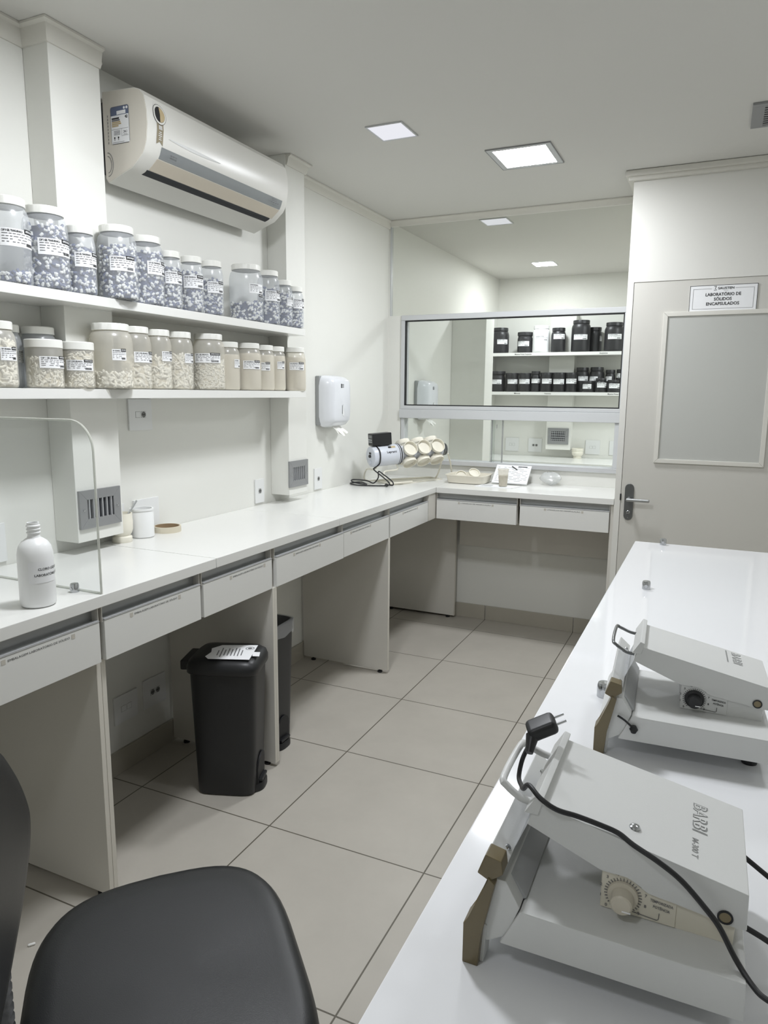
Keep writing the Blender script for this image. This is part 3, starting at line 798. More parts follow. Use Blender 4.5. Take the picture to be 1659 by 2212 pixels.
def R2(x0, x1, z0, z1, m, dy=0): lb.box(x0, x1, yq - .0006 - dy, yq - dy, z0, z1, m)
x0, x1, z0, z1 = .037, .122, .113, .237
lb.prism([(x, yq, z) for x, z in ((x0 + .006, z0), (x1 - .006, z0), (x1, z0 + .006), (x1, z1 - .006), (x1 - .006, z1), (x0 + .006, z1), (x0, z1 - .006), (x0, z0 + .006))], (0, -.0004, 0), 'ink_grey')
R2(x0 + .0015, x1 - .0015, z0 + .0018, z1 - .030, 'paper', .0003); R2(x0 + .002, x1 - .002, z1 - .030, z1 - .002, 'label_blue', .0003)
R2(x0 + .03, x1 - .014, z1 - .028, z1 - .016, 'paper', .0008)
for k, cx in enumerate((x1 - .020, x1 - .008)): lb.lathe([(0, 0), (.0045, 0), (.0045, .0006), (0, .0006)], 'paper', 14, Matrix.Translation((cx, yq - .0008, z1 - .009)) @ Matrix.Rotation(PI / 2, 4, 'X'))
for k, (w, m) in enumerate(((.034, 'ink'), (.037, 'ink_grey'), (.040, 'sticker_tan'), (.043, 'sticker_tan'), (.030, 'sticker_tan'))): R2(x0 + .006, x0 + .006 + w, z1 - .042 - k * .0062, z1 - .0372 - k * .0062, m, .0008)
lb.prism([(x, yq - .0008, z) for x, z in ((x1 - .018, z1 - .038), (x1 - .013, z1 - .034), (x1 - .006, z1 - .034), (x1 - .006, z1 - .043), (x1 - .013, z1 - .043))], (0, -.0006, 0), 'ink')
R_, U_ = (1, 0, 0), (0, 0, 1)
lb.text('A', .008, (x1 - .0095, yq - .0018, z1 - .0385), R_, U_, 'paper', bold=.02); lb.text('24,1', .011, (x1 - .018, yq - .0012, z0 + .037), R_, U_, 'ink', bold=.02); lb.text('kWh/mês', .005, (x1 - .018, yq - .0012, z0 + .028), R_, U_, 'ink', width=.018)
for k in range(4): R2(x0 + .014, x0 + .042, z0 + .030 + k * .004, z0 + .0315 + k * .004, 'ink_grey', .0008)
for q in ((x0 + .004, x1 - .004, z0 + .048, z0 + .0488), (x1 - .035, x1 - .0345, z0 + .024, z0 + .048), (x1 - .035, x1 - .004, z0 + .024, z0 + .0246), (x0 + .006, x0 + .06, z0 + .005, z0 + .006)): R2(q[0], q[1], q[2], q[3], 'ink_grey', .0008)
for cx in (x0 + .016, x0 + .034): lb.lathe([(0, 0), (.003, 0), (.003, .0006), (0, .0006)], 'ink', 10, Matrix.Translation((cx, yq - .0008, z0 + .021)) @ Matrix.Rotation(PI / 2, 4, 'X')); R2(cx - .001, cx + .001, z0 + .012, z0 + .018, 'ink', .0008)
for k in range(9): R2(.022, .024, .118 + k * .011, .125 + k * .011, 'ink_grey')
lb.build('energy_label', ac)
rb = MB()   # ribbon sticker on the front: lies on the profile near x = .2
def fx(z):
    for (xa, za), (xb, zb) in zip(pr[2:], pr[3:]):
        if zb <= z <= za: return xa + (xb - xa) * (za - z) / (za - zb)
    return .2
def disc(cy, cz, ry, rz_, m, off, a0=0, a1=2 * PI, n=28):
    i = rb.mi(m); c = rb.bm.verts.new((fx(cz) + off, cy, cz)); vs = []
    for k in range(n + 1):
        a = a0 + (a1 - a0) * k / n; z = cz + rz_ * math.sin(a); vs.append(rb.bm.verts.new((fx(z) + off, cy + ry * math.cos(a), z)))
    for k in range(n): rb.bm.faces.new((c, vs[k], vs[k + 1])).material_index = i
def strip(pts, m, off):
    i = rb.mi(m); rb.bm.faces.new([rb.bm.verts.new((fx(z) + off, y, z)) for y, z in pts]).material_index = i
cy = .062
for za, zb in ((.186, .162), (.162, .138), (.138, .128)): strip([(cy - .016, za), (cy + .016, za), (cy + .016, zb), (cy - .016, zb)], 'sticker_gold', .0016)
strip([(cy - .016, .128), (cy - .016, .112), (cy, .123)], 'sticker_gold', .0016); strip([(cy + .016, .128), (cy - .016, .128), (cy, .123)], 'sticker_gold', .0016); strip([(cy + .016, .128), (cy, .123), (cy + .016, .112)], 'sticker_gold', .0016)
disc(cy, .211, .033, .034, 'ink', .0020); disc(cy, .211, .0315, .0325, 'ac_white', .0024); disc(cy, .211, .025, .026, 'ink', .0028); disc(cy, .211, .024, .025, 'sticker_tan', .0032, -PI / 2, PI / 2); disc(cy - .002, .211, .022, .024, 'ink', .0032, PI / 2, 3 * PI / 2)
for k in range(4): strip([(cy - .009, .174 - k * .0035), (cy + .009, .174 - k * .0035), (cy + .009, .172 - k * .0035), (cy - .009, .172 - k * .0035)], 'paper', .0026)
for k, w in enumerate((.006, .008, .009, .005, .007)): strip([(cy - w, .154 - k * .006), (cy + w, .154 - k * .006), (cy + w, .152 - k * .006), (cy - w, .152 - k * .006)], 'paper', .0026)
i = rb.mi('paper')
rb.build('ribbon_sticker', ac, recalc=False)
b = MB(); i = b.mi('white_plastic'); n = 16; lo_, hi_ = [], []
for k in range(n + 1):
    q = k / n; y = .105 + .30 * q; zc = .144 - .002 * q; hw = .0065 * math.sin(PI * min(1, q * 1.0)) ** .8 + .0004
    lo_.append(b.bm.verts.new((fx(zc - hw) + .0012, y, zc - hw))); hi_.append(b.bm.verts.new((fx(zc + hw * .5) + .0030, y, zc + hw * .5)))
for k in range(n): b.bm.faces.new((lo_[k], lo_[k + 1], hi_[k + 1], hi_[k])).material_index = i
b.build('glossy_emblem', ac, recalc=False)
tag(boxo('mounting_plate', XL + .0005, -.7205, .72, 1.58, 2.33, 2.57, 'vent_dark'), 'dark metal plate holding the air conditioner to the wall', 'bracket')

# ------------------------------------------------------------------ paper towel dispensers
def dispenser(y, label, flip=1):
    t = thing('towel_dispenser', label, 'dispenser', (XL, y, 1.345), 0, 'paper towel dispensers')
    w, hh = .135, .30
    b = MB(); b.box(.0, .028, -w, w, .012, hh - .004, 'dispenser_back', .006); b.build('back_plate', t)
    b = MB()
    rings = []
    for x, sw, zl, zh in ((.024, 1.0, 0.0, 1.0), (.040, 1.0, -.004, 1.0), (.075, .94, .03, .975), (.100, .80, .10, .93), (.108, .70, .135, .90)):
        ring = []
        for u, v in superell(1, 1, 40, 6.5): ring.append((x, u * w * sw, hh * ((zl + zh) / 2 + v * (zh - zl) / 2)))
        rings.append(ring)
    b.loft(rings, 'dispenser_plastic'); b.build('cover', t, angle=40)
    b = MB(); b.box(.1075, .1092, -.02, -.012, .228, .252, 'ink')
    for k in range(3): b.box(.1075, .1090, -.010, .014, .230 + k * .008, .234 + k * .008, 'ink_grey')
    b.build('logo', t)
    b = MB(); b.prism([(.1075, .004, .135), (.1075, .014, .08), (.1075, .008, .062), (.1075, -.002, .07)], (.0035, 0, 0), 'white_plastic', .001); b.box(.1075, .1088, -.008, -.003, .078, .128, 'steel_dark'); b.build('level_slot', t)
    b = MB(); n = 12
    i = b.mi('tissue'); rows = []
    for j in range(9):
        q = j / 8; rows.append([b.bm.verts.new((.045 + .05 * q + .010 * math.sin(k * .9 + j * .5) * q + .012 * (1 - abs(2 * k / n - 1)) * q, flip * (-.06 + .11 * k / n + .035 * q + .015 * q * math.sin(k)), .020 - q * (.055 + .018 * math.sin(PI * k / n)))) for k in range(n + 1)])
    for a, c in zip(rows, rows[1:]):
        for k in range(n): b.bm.faces.new((a[k], a[k + 1], c[k + 1], c[k])).material_index = i
    b.build('paper_towel', t, angle=80)
dispenser(2.385, 'white paper towel dispenser on the wall above the mixer')
dispenser(3.88, 'copy of the first paper towel dispenser at its mirrored place beyond the window frame')  # repeats the first dispenser, roughly mirrored past the window plane

# ------------------------------------------------------------------ things on the long worktop
# clear screen with rounded top corner and its clamp
ms = thing('clear_screen', 'clear acrylic screen with a rounded corner standing on the worktop', 'screen', (-.21, .087, ZT))
out = [(-.54, 0), (0, 0)] + [(-.085 + .085 * math.cos(a), .41 + .085 * math.sin(a)) for a in [PI / 2 * k / 12 for k in range(13)]] + [(-.54, .495)]
b = MB(); b.prism([(x, 0, z) for x, z in out], (0, .006, 0), 'acrylic'); b.build('sheet', ms, smooth=False)
b = MB(); b.tube([(x, .003, z) for x, z in out[1:]], .0034, 'acrylic_edge', 6); b.tube([(-.54, .003, .003), (0, .003, .003)], .0036, 'acrylic_edge', 6); b.build('polished_edge', ms)
def standoff(x, y, z, label, s=1.0, slot=False):
    t = thing('glass_clamp', label, 'clamp', (x, y, z), 0, 'small metal glass clamps')
    b = MB(); r = .0125 * s; hh = .026 * s
    b.lathe([(0, 0), (r, 0), (r, hh * .8), (r * .86, hh * .97), (r * .3, hh), (0, hh)], 'steel_dark' if slot else 'chrome', 24); b.build('barrel', t)
    b = MB(); b.lathe([(0, 0), (.005 * s, 0), (.005 * s, .002), (0, .002)], 'chrome', 14, Matrix.Translation((0, -r * .97, hh * .45)) @ Matrix.Rotation(PI / 2, 4, 'X')); b.build('screw', t)
standoff(-.298, .074, ZT, 'small metal clamp at the foot of the clear screen')

bt = thing('bottle', 'white plastic bottle without cap, labelled for liquid chlorine', 'bottle', (-.284, -.06, ZT))
b = MB(); b.lathe([(0, .001), (.040, .001), (.0445, .005), (.0458, .014), (.0455, .118), (.0448, .145), (.041, .163), (.033, .176), (.0225, .184), (.0165, .188), (.0165, .192)], 'white_plastic', 40); b.build('body', bt, angle=60)
b = MB(); pf = [(.0165, .191)]
for k in range(3): pf += [(.0155, .194 + k * .009), (.0155, .198 + k * .009), (.0178, .200 + k * .009), (.0178, .202 + k * .009)]
b.lathe(pf + [(.0152, .222), (.0152, .228), (.012, .228), (.012, .20)], 'white_plastic', 28); b.build('neck_thread', bt, angle=30)
lab = MB(); R1 = .0462
i = lab.mi('paper'); a0, a1 = math.radians(-64), math.radians(28)
n = 14
lo = [lab.bm.verts.new((R1 * math.cos(a0 + (a1 - a0) * k / n), R1 * math.sin(a0 + (a1 - a0) * k / n), .070)) for k in range(n + 1)]; hi = [lab.bm.verts.new((R1 * math.cos(a0 + (a1 - a0) * k / n), R1 * math.sin(a0 + (a1 - a0) * k / n), .128)) for k in range(n + 1)]
for k in range(n): lab.bm.faces.new((lo[k], lo[k + 1], hi[k + 1], hi[k])).material_index = i
i = lab.mi('ink')
for s, z, st in (('CLORO LÍQUIDO', .107, -34), ('LABORATÓRIO DE SÓLIDO', .091, -46)):
    vs, fs = text_mesh(s, 'LEFT', .015)
    bv = [lab.bm.verts.new(((R1 + .0005) * math.cos(math.radians(st) + v[0] * .0092 / R1), (R1 + .0005) * math.sin(math.radians(st) + v[0] * .0092 / R1), z + v[1] * .0092)) for v in vs]
    for f in fs:
        try: lab.bm.faces.new([bv[q] for q in f]).material_index = i
        except ValueError: pass
lab.build('label', bt, recalc=False)

mo = thing('mortar', 'cream mortar on a round foot half behind the first column', 'mortar', (-.700, .665, ZT))
b = MB(); b.lathe([(0, 0), (.036, 0), (.038, .004), (.037, .020), (.030, .026), (.036, .034), (.041, .050), (.042, .080), (.041, .088), (.0405, .112), (.037, .112), (.0365, .06), (.02, .036), (0, .034)], 'cream_plastic', 36); b.build('bowl', mo)
sp = thing('spatula', 'thin metal spatula leaning in the cream mortar', 'spatula', (-.70, .665, ZT + .036))
b = MB(); b.tube([(.0, -.012, .004), (.005, .03, .066), (.012, .072, .116)], .0035, 'aluminium', 8); b.build('rod', sp)
po = thing('pot', 'white cylindrical pot standing open beside the mortar', 'pot', (-.700, .775, ZT))
b = MB(); b.lathe([(0, .001), (.042, .001), (.045, .004), (.045, .098), (.043, .102), (.043, .108), (.046, .109), (.046, .116), (.039, .116), (.039, .012), (0, .010)], 'white_plastic', 36); b.build('cup', po)
tp = thing('tape_roll', 'roll of beige masking tape lying on the worktop', 'tape', (-.690, .905, ZT))
b = MB(); b.lathe([(.050, 0), (.056, 0), (.056, .024), (.050, .024)], 'tape_tan', 40); b.build('tape', tp)
b = MB(); b.lathe([(.0498, .0005), (.0498, .0235), (.047, .0235), (.047, .0005), (.0498, .0005)], 'card_brown', 40); b.build('core', tp)
mk = tag(boxo('marker', -.752, -.742, .815, .850, ZT, ZT + .010, 'ink', bev=.002), 'short dark stub on the worktop between pot and tape roll', 'pen')

# ------------------------------------------------------------------ capsule mixer in the corner
MX0 = Vector((-.60, 2.66, 1.150)); MX1 = Vector((-.245, 3.11, 1.186))
ax = (MX1 - MX0); ALEN = ax.length; ax = ax / ALEN
side = Vector((ax.y, -ax.x, 0)).normalized(); upv = side.cross(ax) * 1.0
if upv.z < 0: upv = -upv
mx = thing('capsule_mixer', 'white drum mixer with round cups, standing on a tube frame in the corner', 'mixer', (-.6, 2.66, ZT))
base = Vector((-.6, 2.66, ZT))
def MW(o): # matrix: local z along axis, at distance o
    p = MX0 + ax * o - base
    return Matrix((( side.x, upv.x, ax.x, p.x), (side.y, upv.y, ax.y, p.y), (side.z, upv.z, ax.z, p.z), (0, 0, 0, 1)))
b = MB(); b.lathe([(0, -.004), (.058, -.004), (.064, 0), (.066, .006), (.066, .196), (.062, .202), (0, .202)], 'mixer_white', 40, MW(0)); b.build('motor_housing', mx)
b = MB(); b.lathe([(.0665, .186), (.068, .190), (.0665, .194)], 'black_plastic', 40, MW(0)); b.lathe([(.0665, .176), (.0672, .178), (.0665, .180)], 'black_plastic', 40, MW(0)); b.build('band', mx)
b = MB(); b.lathe([(0, .20), (.047, .20), (.047, .508), (0, .508)], 'mixer_white', 32, MW(0)); b.build('drum', mx)
b = MB(); b.lathe([(0, .508), (.036, .508), (.036, .516), (.040, .518), (.040, .524), (.036, .526), (.036, .534), (.040, .536), (.040, .544), (.034, .548), (0, .548)], 'steel_dark', 28, MW(0)); b.build('end_clamp', mx)
def local(o, a, rad): return MX0 + ax * o + (side * math.cos(a) + upv * math.sin(a)) * rad - base
for a in (28, -50, 118, 208):
    ar = math.radians(a); dirv = side * math.cos(ar) + upv * math.sin(ar); tv = ax.cross(dirv)
    for o in (.250, .352, .452):
        p = MX0 + ax * o + dirv * .040 - base
        Mc = Matrix(((ax.x, tv.x, dirv.x, p.x), (ax.y, tv.y, dirv.y, p.y), (ax.z, tv.z, dirv.z, p.z), (0, 0, 0, 1)))
        b = MB(); b.lathe([(0, 0), (.030, 0), (.032, .014), (.044, .016), (.047, .022), (.047, .044), (.0445, .044), (.0435, .024), (0, .023)], 'cream_plastic', 30, Mc); b.build('cup_holder', mx)
b = MB(); p = MX0 - base
Mf = MW(0)
b.lathe([(0, -.0045), (.010, -.0045), (.009, -.014), (0, -.014)], 'black_plastic', 18, Mf @ Matrix.Translation((0.004, 0.004, 0)))
b.build('switch_knob', mx)
b = MB(); b.lathe([(0, -.0045), (.013, -.0045), (.012, -.016), (0, -.016)], 'mixer_white', 20, Mf @ Matrix.Translation((.004, -.034, 0))); b.build('speed_knob', mx)
b = MB(); b.box(-.012, .016, .016, .028, -.0052, -.0042, 'ink', M=Mf); b.build('switch_plate', mx)
b = MB()
def onbody(o, a, R=.0668): return local(o, a, R)
vs, fs = text_mesh('Leprami', 'LEFT', .02); i = b.mi('ink')
bv = [b.bm.verts.new(onbody(.085 + v[0] * .021, math.radians(22) + v[1] * .021 / .0665)) for v in vs]
for f in fs:
    try: b.bm.faces.new([bv[q] for q in f]).material_index = i
    except ValueError: pass
for o0, o1, m in ((.105, .125, 'ink'), (.125, .155, 'sticker_tan')):
    i = b.mi(m); q = []
    for o, a in ((o0, 46), (o1, 46), (o1, 60), (o0, 60)): q.append(b.bm.verts.new(onbody(o, math.radians(a), .0672)))
    b.bm.faces.new(q).material_index = i
b.build('lettering', mx, recalc=False)
# stand
Lp = lambda x, y, z: (x - base.x, y - base.y, z - base.z)
b = MB(); r = .0055
A = MX0 + ax * .05; B = MX0 + ax * .17
b.tube([Lp(A.x - .0, A.y, A.z - .06), Lp(A.x - .02, A.y - .02, A.z - .085), Lp(-.655, 2.72, 1.065), Lp(-.690, 2.75, 1.02), Lp(-.690, 2.77, .985), Lp(-.64, 2.80, .9835), Lp(-.50, 3.00, .9835), Lp(-.40, 3.14, .9835), Lp(-.345, 3.165, .99), Lp(-.27, 3.08, 1.155)], r, 'cream_plastic', 8, smooth=5)
b.tube([Lp(B.x + .01, B.y, B.z - .06), Lp(B.x + .02, B.y - .005, B.z - .095), Lp(-.53, 2.72, 1.055), Lp(-.515, 2.69, 1.02), Lp(-.49, 2.70, .985), Lp(-.45, 2.76, .9835), Lp(-.40, 2.86, .9835)], r, 'cream_plastic', 8, smooth=5)
b.tube([Lp(-.245, 3.10, 1.155), Lp(-.25, 3.17, 1.08), Lp(-.258, 3.235, .9765)], r, 'cream_plastic', 8)
b.build('tube_stand', mx)
b = MB(); c = MX0 + ax * .075 + upv * .068 - base
Mb = Matrix(((ax.x, -side.x, upv.x, c.x), (ax.y, -side.y, upv.y, c.y), (ax.z, -side.z, upv.z, c.z), (0, 0, 0, 1)))
b.box(-.072, .062, -.034, .034, 0, .076, 'black_plastic', .004, M=Mb); cb = b.build('control_box', mx); cb['label'] = 'black control box'
b = MB()
b.box(-.0735, -.0722, -.026, .018, .048, .066, 'steel_dark', M=Mb)
for j in range(2):
    for k in range(3): b.box(-.0737, -.0722, -.022 + k * .017, -.012 + k * .017, .020 + j * .013, .028 + j * .013, 'frame_white', M=Mb)
b.build('key_panel', cb)
b = MB(); P_ = lambda x, y, z: tuple(Vector((x, y, z)) - base)
b.tube([tuple(local(.03, math.radians(85), .07)), tuple(local(.035, math.radians(30), .072)), tuple(local(.03, math.radians(-30), .073)), tuple(local(.02, math.radians(-80), .070)), P_(-.575, 2.655, 1.07), P_(-.52, 2.66, 1.03), P_(-.475, 2.67, .99), P_(-.485, 2.655, .976), P_(-.56, 2.60, .976), P_(-.66, 2.585, .976), P_(-.735, 2.64, .976), P_(-.72, 2.69, .978), P_(-.66, 2.66, .985), P_(-.62, 2.64, .976), P_(-.70, 2.61, .990), P_(-.72, 2.65, 1.0), P_(-.64, 2.68, .995), P_(-.58, 2.66, .985), P_(-.55, 2.665, 1.02), P_(-.545, 2.66, 1.06), P_(-.51, 2.665, 1.04), P_(-.46, 2.68, 1.0), P_(-.455, 2.68, .977), P_(-.49, 2.68, .978)], .0042, 'black_plastic', 8, smooth=6)
b.lathe([(0, 0), (.009, 0), (.010, .02), (.006, .045), (0, .045)], 'black_plastic', 12, Matrix.Translation(P_(-.49, 2.655, .981)) @ Euler((PI / 2, 0, .6)).to_matrix().to_4x4()); b.build('power_cord', mx)
b = MB(); b.prism([(-.48, 2.70, ZT), (-.305, 3.17, ZT), (-.37, 3.24, ZT), (-.66, 2.86, ZT)], (0, 0, .006), 'cream_plastic', .001)
b.build('base_board', mx, loc=tuple(-base))

tr = thing('plastic_tray', 'shallow translucent tray of small white pieces beside the mixer', 'tray', (-.095, 3.10, ZT), .0)
b = MB()
def rr(hx, hy, z): return [(x, y, z) for x, y in superell(hx, hy, 36, 7)]
b.loft([rr(.110, .085, .001), rr(.122, .097, .004), rr(.131, .108, .050), rr(.137, .115, .052), rr(.137, .115, .056), rr(.128, .105, .055), rr(.119, .094, .008), rr(.105, .080, .006)], 'tray_plastic'); b.build('tub', tr, angle=50)
for k, (x, y, z, rx, ry, lbl) in enumerate(((-.055, .0, .036, .9, .2, 'white plastic ring lying low in the tray'), (.03, .01, .056, .5, .5, 'round white lid leaning up in the tray'), (-.01, -.04, .020, .1, -.1, 'flat white lid at the front inside the tray'))):
    q = thing('plastic_lid', lbl, 'ring', (-.095 + x, 3.10 + y, ZT + z), 0, 'white pieces in the tray')  # each piece is a shallow closed lid
    c = MB(); c.lathe([(0, 0), (.034, 0), (.038, .004), (.038, .016), (.034, .016), (.033, .006), (0, .005)], 'cream_plastic', 28, Euler((rx, ry, 0)).to_matrix().to_4x4()); c.build('rim', q)
# papers, clipboard, cup, bag
b = MB(); b.prism([(-.0, 2.930, ZT + .0002), (.235, 2.922, ZT + .0002), (.275, 3.02, ZT + .0002), (.03, 3.03, ZT + .0002)], (0, 0, .004), 'paper')
for k in range(5): b.box(.03, .10, 2.945 + k * .016, 2.95 + k * .016, ZT + .0042, ZT + .0045, 'ink_grey')
tag(b.build('paper_sheet'), 'printed sheets lying flat under the plastic cup', 'paper')
cl = thing('clipboard', 'printed form on a board propped against the window sill', 'clipboard', (.175, 3.10, ZT + .006), -.10)
tl = Matrix.Rotation(math.radians(-42), 4, 'X')
b = MB(); b.box(-.115, .115, 0, .16, 0, .010, 'paper', .001, M=Matrix.Rotation(.10, 4, 'Z') @ Matrix.Rotation(math.radians(40), 4, 'X')); b.build('sheets', cl)
b = MB(); Mt = Matrix.Rotation(.10, 4, 'Z') @ Matrix.Rotation(math.radians(40), 4, 'X'); rn = random.Random(5)
for k in range(10):
    s = -.10
    while s < .095:
        l = rn.uniform(.01, .05); b.box(s, min(s + l, .105), .015 + k * .0135, .0168 + k * .0135, .0101, .0104, 'ink_grey', M=Mt); s += l + rn.uniform(.004, .03)
b.box(.03, .09, .143, .150, .0101, .0105, 'ink', M=Mt); b.build('print', cl)
b = MB(); b.tube([tuple(Mt @ Vector((-.01, .145, .014))), tuple(Mt @ Vector((.03, .115, .016)))], .003, 'black_plastic', 8); tag(b.build('pen', loc=(.175, 3.10, ZT + .006), rot=(0, 0, -.10)), 'small black pen clipped on the propped form', 'pen')
cu = thing('plastic_cup', 'small translucent plastic cup half full of cream powder', 'cup', (.170, 2.972, ZT + .0045))
b = MB(); b.lathe([(0, .001), (.023, .001), (.025, .004), (.033, .105), (.035, .107), (.035, .110), (.032, .110)], 'cup_plastic', 32); b.build('wall', cu, angle=60)
b = MB(); b.lathe([(0, .003), (.0235, .003), (.0295, .070), (0, .070)], 'powder', 28); o = b.build('powder_fill', cu); o['kind'] = 'stuff'
b = MB(); i = b.mi('bag_plastic'); rn = random.Random(3); n = 20; rows = []
for j in range(9):
    q = j / 8; rr_ = math.sin(PI * (.12 + .88 * q) * .98)
    rows.append([b.bm.verts.new(((.070 * rr_ + rn.uniform(-.006, .006)) * math.cos(2 * PI * k / n), (.045 * rr_ + rn.uniform(-.006, .006)) * math.sin(2 * PI * k / n), max(.001, .085 * (1 - q) + rn.uniform(-.004, .004)))) for k in range(n)])
for a, c in zip(rows, rows[1:]):
    for k in range(n): b.bm.faces.new((a[k], a[(k + 1) % n], c[(k + 1) % n], c[k])).material_index = i
tag(b.build('plastic_bag', loc=(.42, 3.195, ZT), angle=80), 'crumpled clear plastic bag behind the propped form', 'bag')

# ------------------------------------------------------------------ next room: counter, shelves, dark jars
tag(boxo('worktop', -.76 + .001, 1.6, 5.30, YF - .001, .885, .92, 'laminate', bev=.002), 'white worktop along the far wall of the next room', 'worktop')
tag(boxo('base_cabinet', -.755, 1.6, 5.36, YF - .002, 0, .884, 'panel_white', bev=.002), 'white cabinet under the far worktop in the next room', 'cabinet')
def far_shelf(z0, z1, label, texts, y=5.665):
    t = thing('wall_shelf', label, 'shelf', (-.75, y, z0))
    b = MB(); b.box(0, .556, 0, .283, 0, z1 - z0, 'laminate', .001); b.box(.556, .809, 0, .172, 0, z1 - z0, 'laminate'); b.box(.809, 1.75, 0, .283, 0, z1 - z0, 'laminate', .001); b.build('board', t)
    b = MB()
    for s, x, w in texts: b.text(s, .018, (x + .75, -.0008, (z1 - z0) / 2), (1, 0, 0), (0, 0, 1), 'ink', bold=.01, width=w)
    b.build('lettering', t)
far_shelf(1.914, 1.945, 'upper shelf of dark jars in the next room', (('Matérias Primas Frequentes', -.41, .165), ('Excipientes', .35, .072)))
far_shelf(1.537, 1.568, 'lower shelf crowded with dark jars in the next room', (('Minerais', -.455, .06), ('Vitaminas', -.155, .065), ('Matérias Primas Frequentes', .49, .165)))
def dark_jar(x, y, z, r, h, lab, label, group, white=False, straight=False, neck=.82):
    t = thing('storage_jar', label, 'jar', (x, y, z), 0, group)
    lh = .032 if h > .19 else .024; m = 'white_plastic' if white else 'dark_jar'
    b = MB(); jar_shell(b, r, h, m, straight, lh, neck); b.build('body', t, angle=60)
    b = MB(); lid_mesh(b, (r * neck + .005) if not straight else r + .001, h - lh, lh, m, True); b.build('lid', t, angle=25)
    if lab: jar_label(t, r, lab[0], lab[1], lab[2], lab[3], 'MATERIA PRIMA', stamp=False, lines=3)
GF, GG = 'dark jars on the upper shelf of the next room', 'dark jars on the lower shelf of the next room'
for q in (
 (-0.668,5.753,1.945,0.085,0.247,(-95,-21,0.087,0.132),'dark jar standing alone at the corner end of the far upper shelf',GF),
 (-0.415,5.738,1.945,0.0728,0.198,(-141,-43,0.063,0.110),'short dark jar with a wide lid just before the white jar',GF,False,False,.94),
 (-0.259,5.748,1.945,0.0834,0.256,(-115,-29,0.110,0.156),'only white jar among the dark jars in the next room',GF,True),
 (-0.089,5.734,1.945,0.0691,0.230,(-120,-23,0.123,0.170),'slim dark jar right after the white jar',GF),
 (0.118,5.755,1.945,0.088,0.295,(-126,-38,0.114,0.161),'tallest dark jar with rounded shoulders on the far upper shelf',GF),
 (0.236,5.850,1.945,0.063,0.235,(-38,14,0.105,0.153),'dark jar half hidden behind the tallest one',GF),
 (0.423,5.752,1.945,0.0865,0.265,(-121,-33,0.111,0.157),'dark jar last in the upper row, cut by the window frame',GF),
 (-0.680,5.743,1.568,0.0770,0.202,(-141,-44,0.075,0.119),'broad dark jar first on the far lower shelf',GG,False,False,.92),
 (-0.528,5.730,1.568,0.0647,0.183,(-116,-22,0.078,0.121),'straight dark pot next to the broad first jar',GG,False,True),
 (-0.396,5.725,1.568,0.0596,0.182,(-143,-29,0.078,0.123),'straight dark pot second after the broad first jar',GG,False,True),
 (-0.290,5.722,1.568,0.0445,0.200,(-138,-3,0.085,0.127),'narrow dark jar whose lid rises between two straight pots',GG),
 (-0.185,5.724,1.568,0.0588,0.186,(-121,-17,0.080,0.127),'straight dark pot with a stamped label after the narrow jar',GG,False,True),
 (-0.061,5.728,1.568,0.0629,0.186,(-138,-33,0.076,0.123),'straight dark pot below the near edge of the far column',GG,False,True),
 (0.053,5.721,1.568,0.0500,0.185,(-144,10,0.081,0.127),'straight dark pot last before the two rows of jars',GG,False,True),
 (0.137,5.835,1.568,0.0640,0.236,(-115,-24,0.110,0.152),'first tall dark jar in the rear row of the lower shelf',GG),
 (0.273,5.841,1.568,0.0690,0.238,(-156,-74,0.110,0.150),'second tall dark jar in the rear row of the lower shelf',GG),
 (0.400,5.830,1.568,0.0470,0.212,(-153,-66,0.108,0.150),'third dark jar in the rear row, slimmer than the two tall ones',GG),
 (0.500,5.825,1.568,0.0460,0.216,(-173,-92,0.138,0.179),'last dark jar in the rear row at the window frame',GG),
 (0.218,5.720,1.568,0.0553,0.106,(-148,-52,0.033,0.077),'low dark jar first in the front row under the two tall jars',GG),
 (0.333,5.718,1.568,0.0526,0.132,(-121,8,0.045,0.090),'low dark jar in the middle of the front row',GG),
 (0.446,5.722,1.568,0.0566,0.117,(-123,7,0.039,0.082),'low dark jar last in the front row by the window frame',GG)):
    dark_jar(*q)
bw = thing('bowl', 'small cream bowl on the far worktop beside the far column', 'bowl', (.122, 5.88, .92))
b = MB(); b.lathe([(0, 0), (.040, 0), (.042, .012), (.036, .018), (.052, .035), (.056, .062), (.053, .068), (.057, .075), (.057, .098), (.052, .10), (.048, .05), (0, .04)], 'cream_plastic', 32); b.build('body', bw)

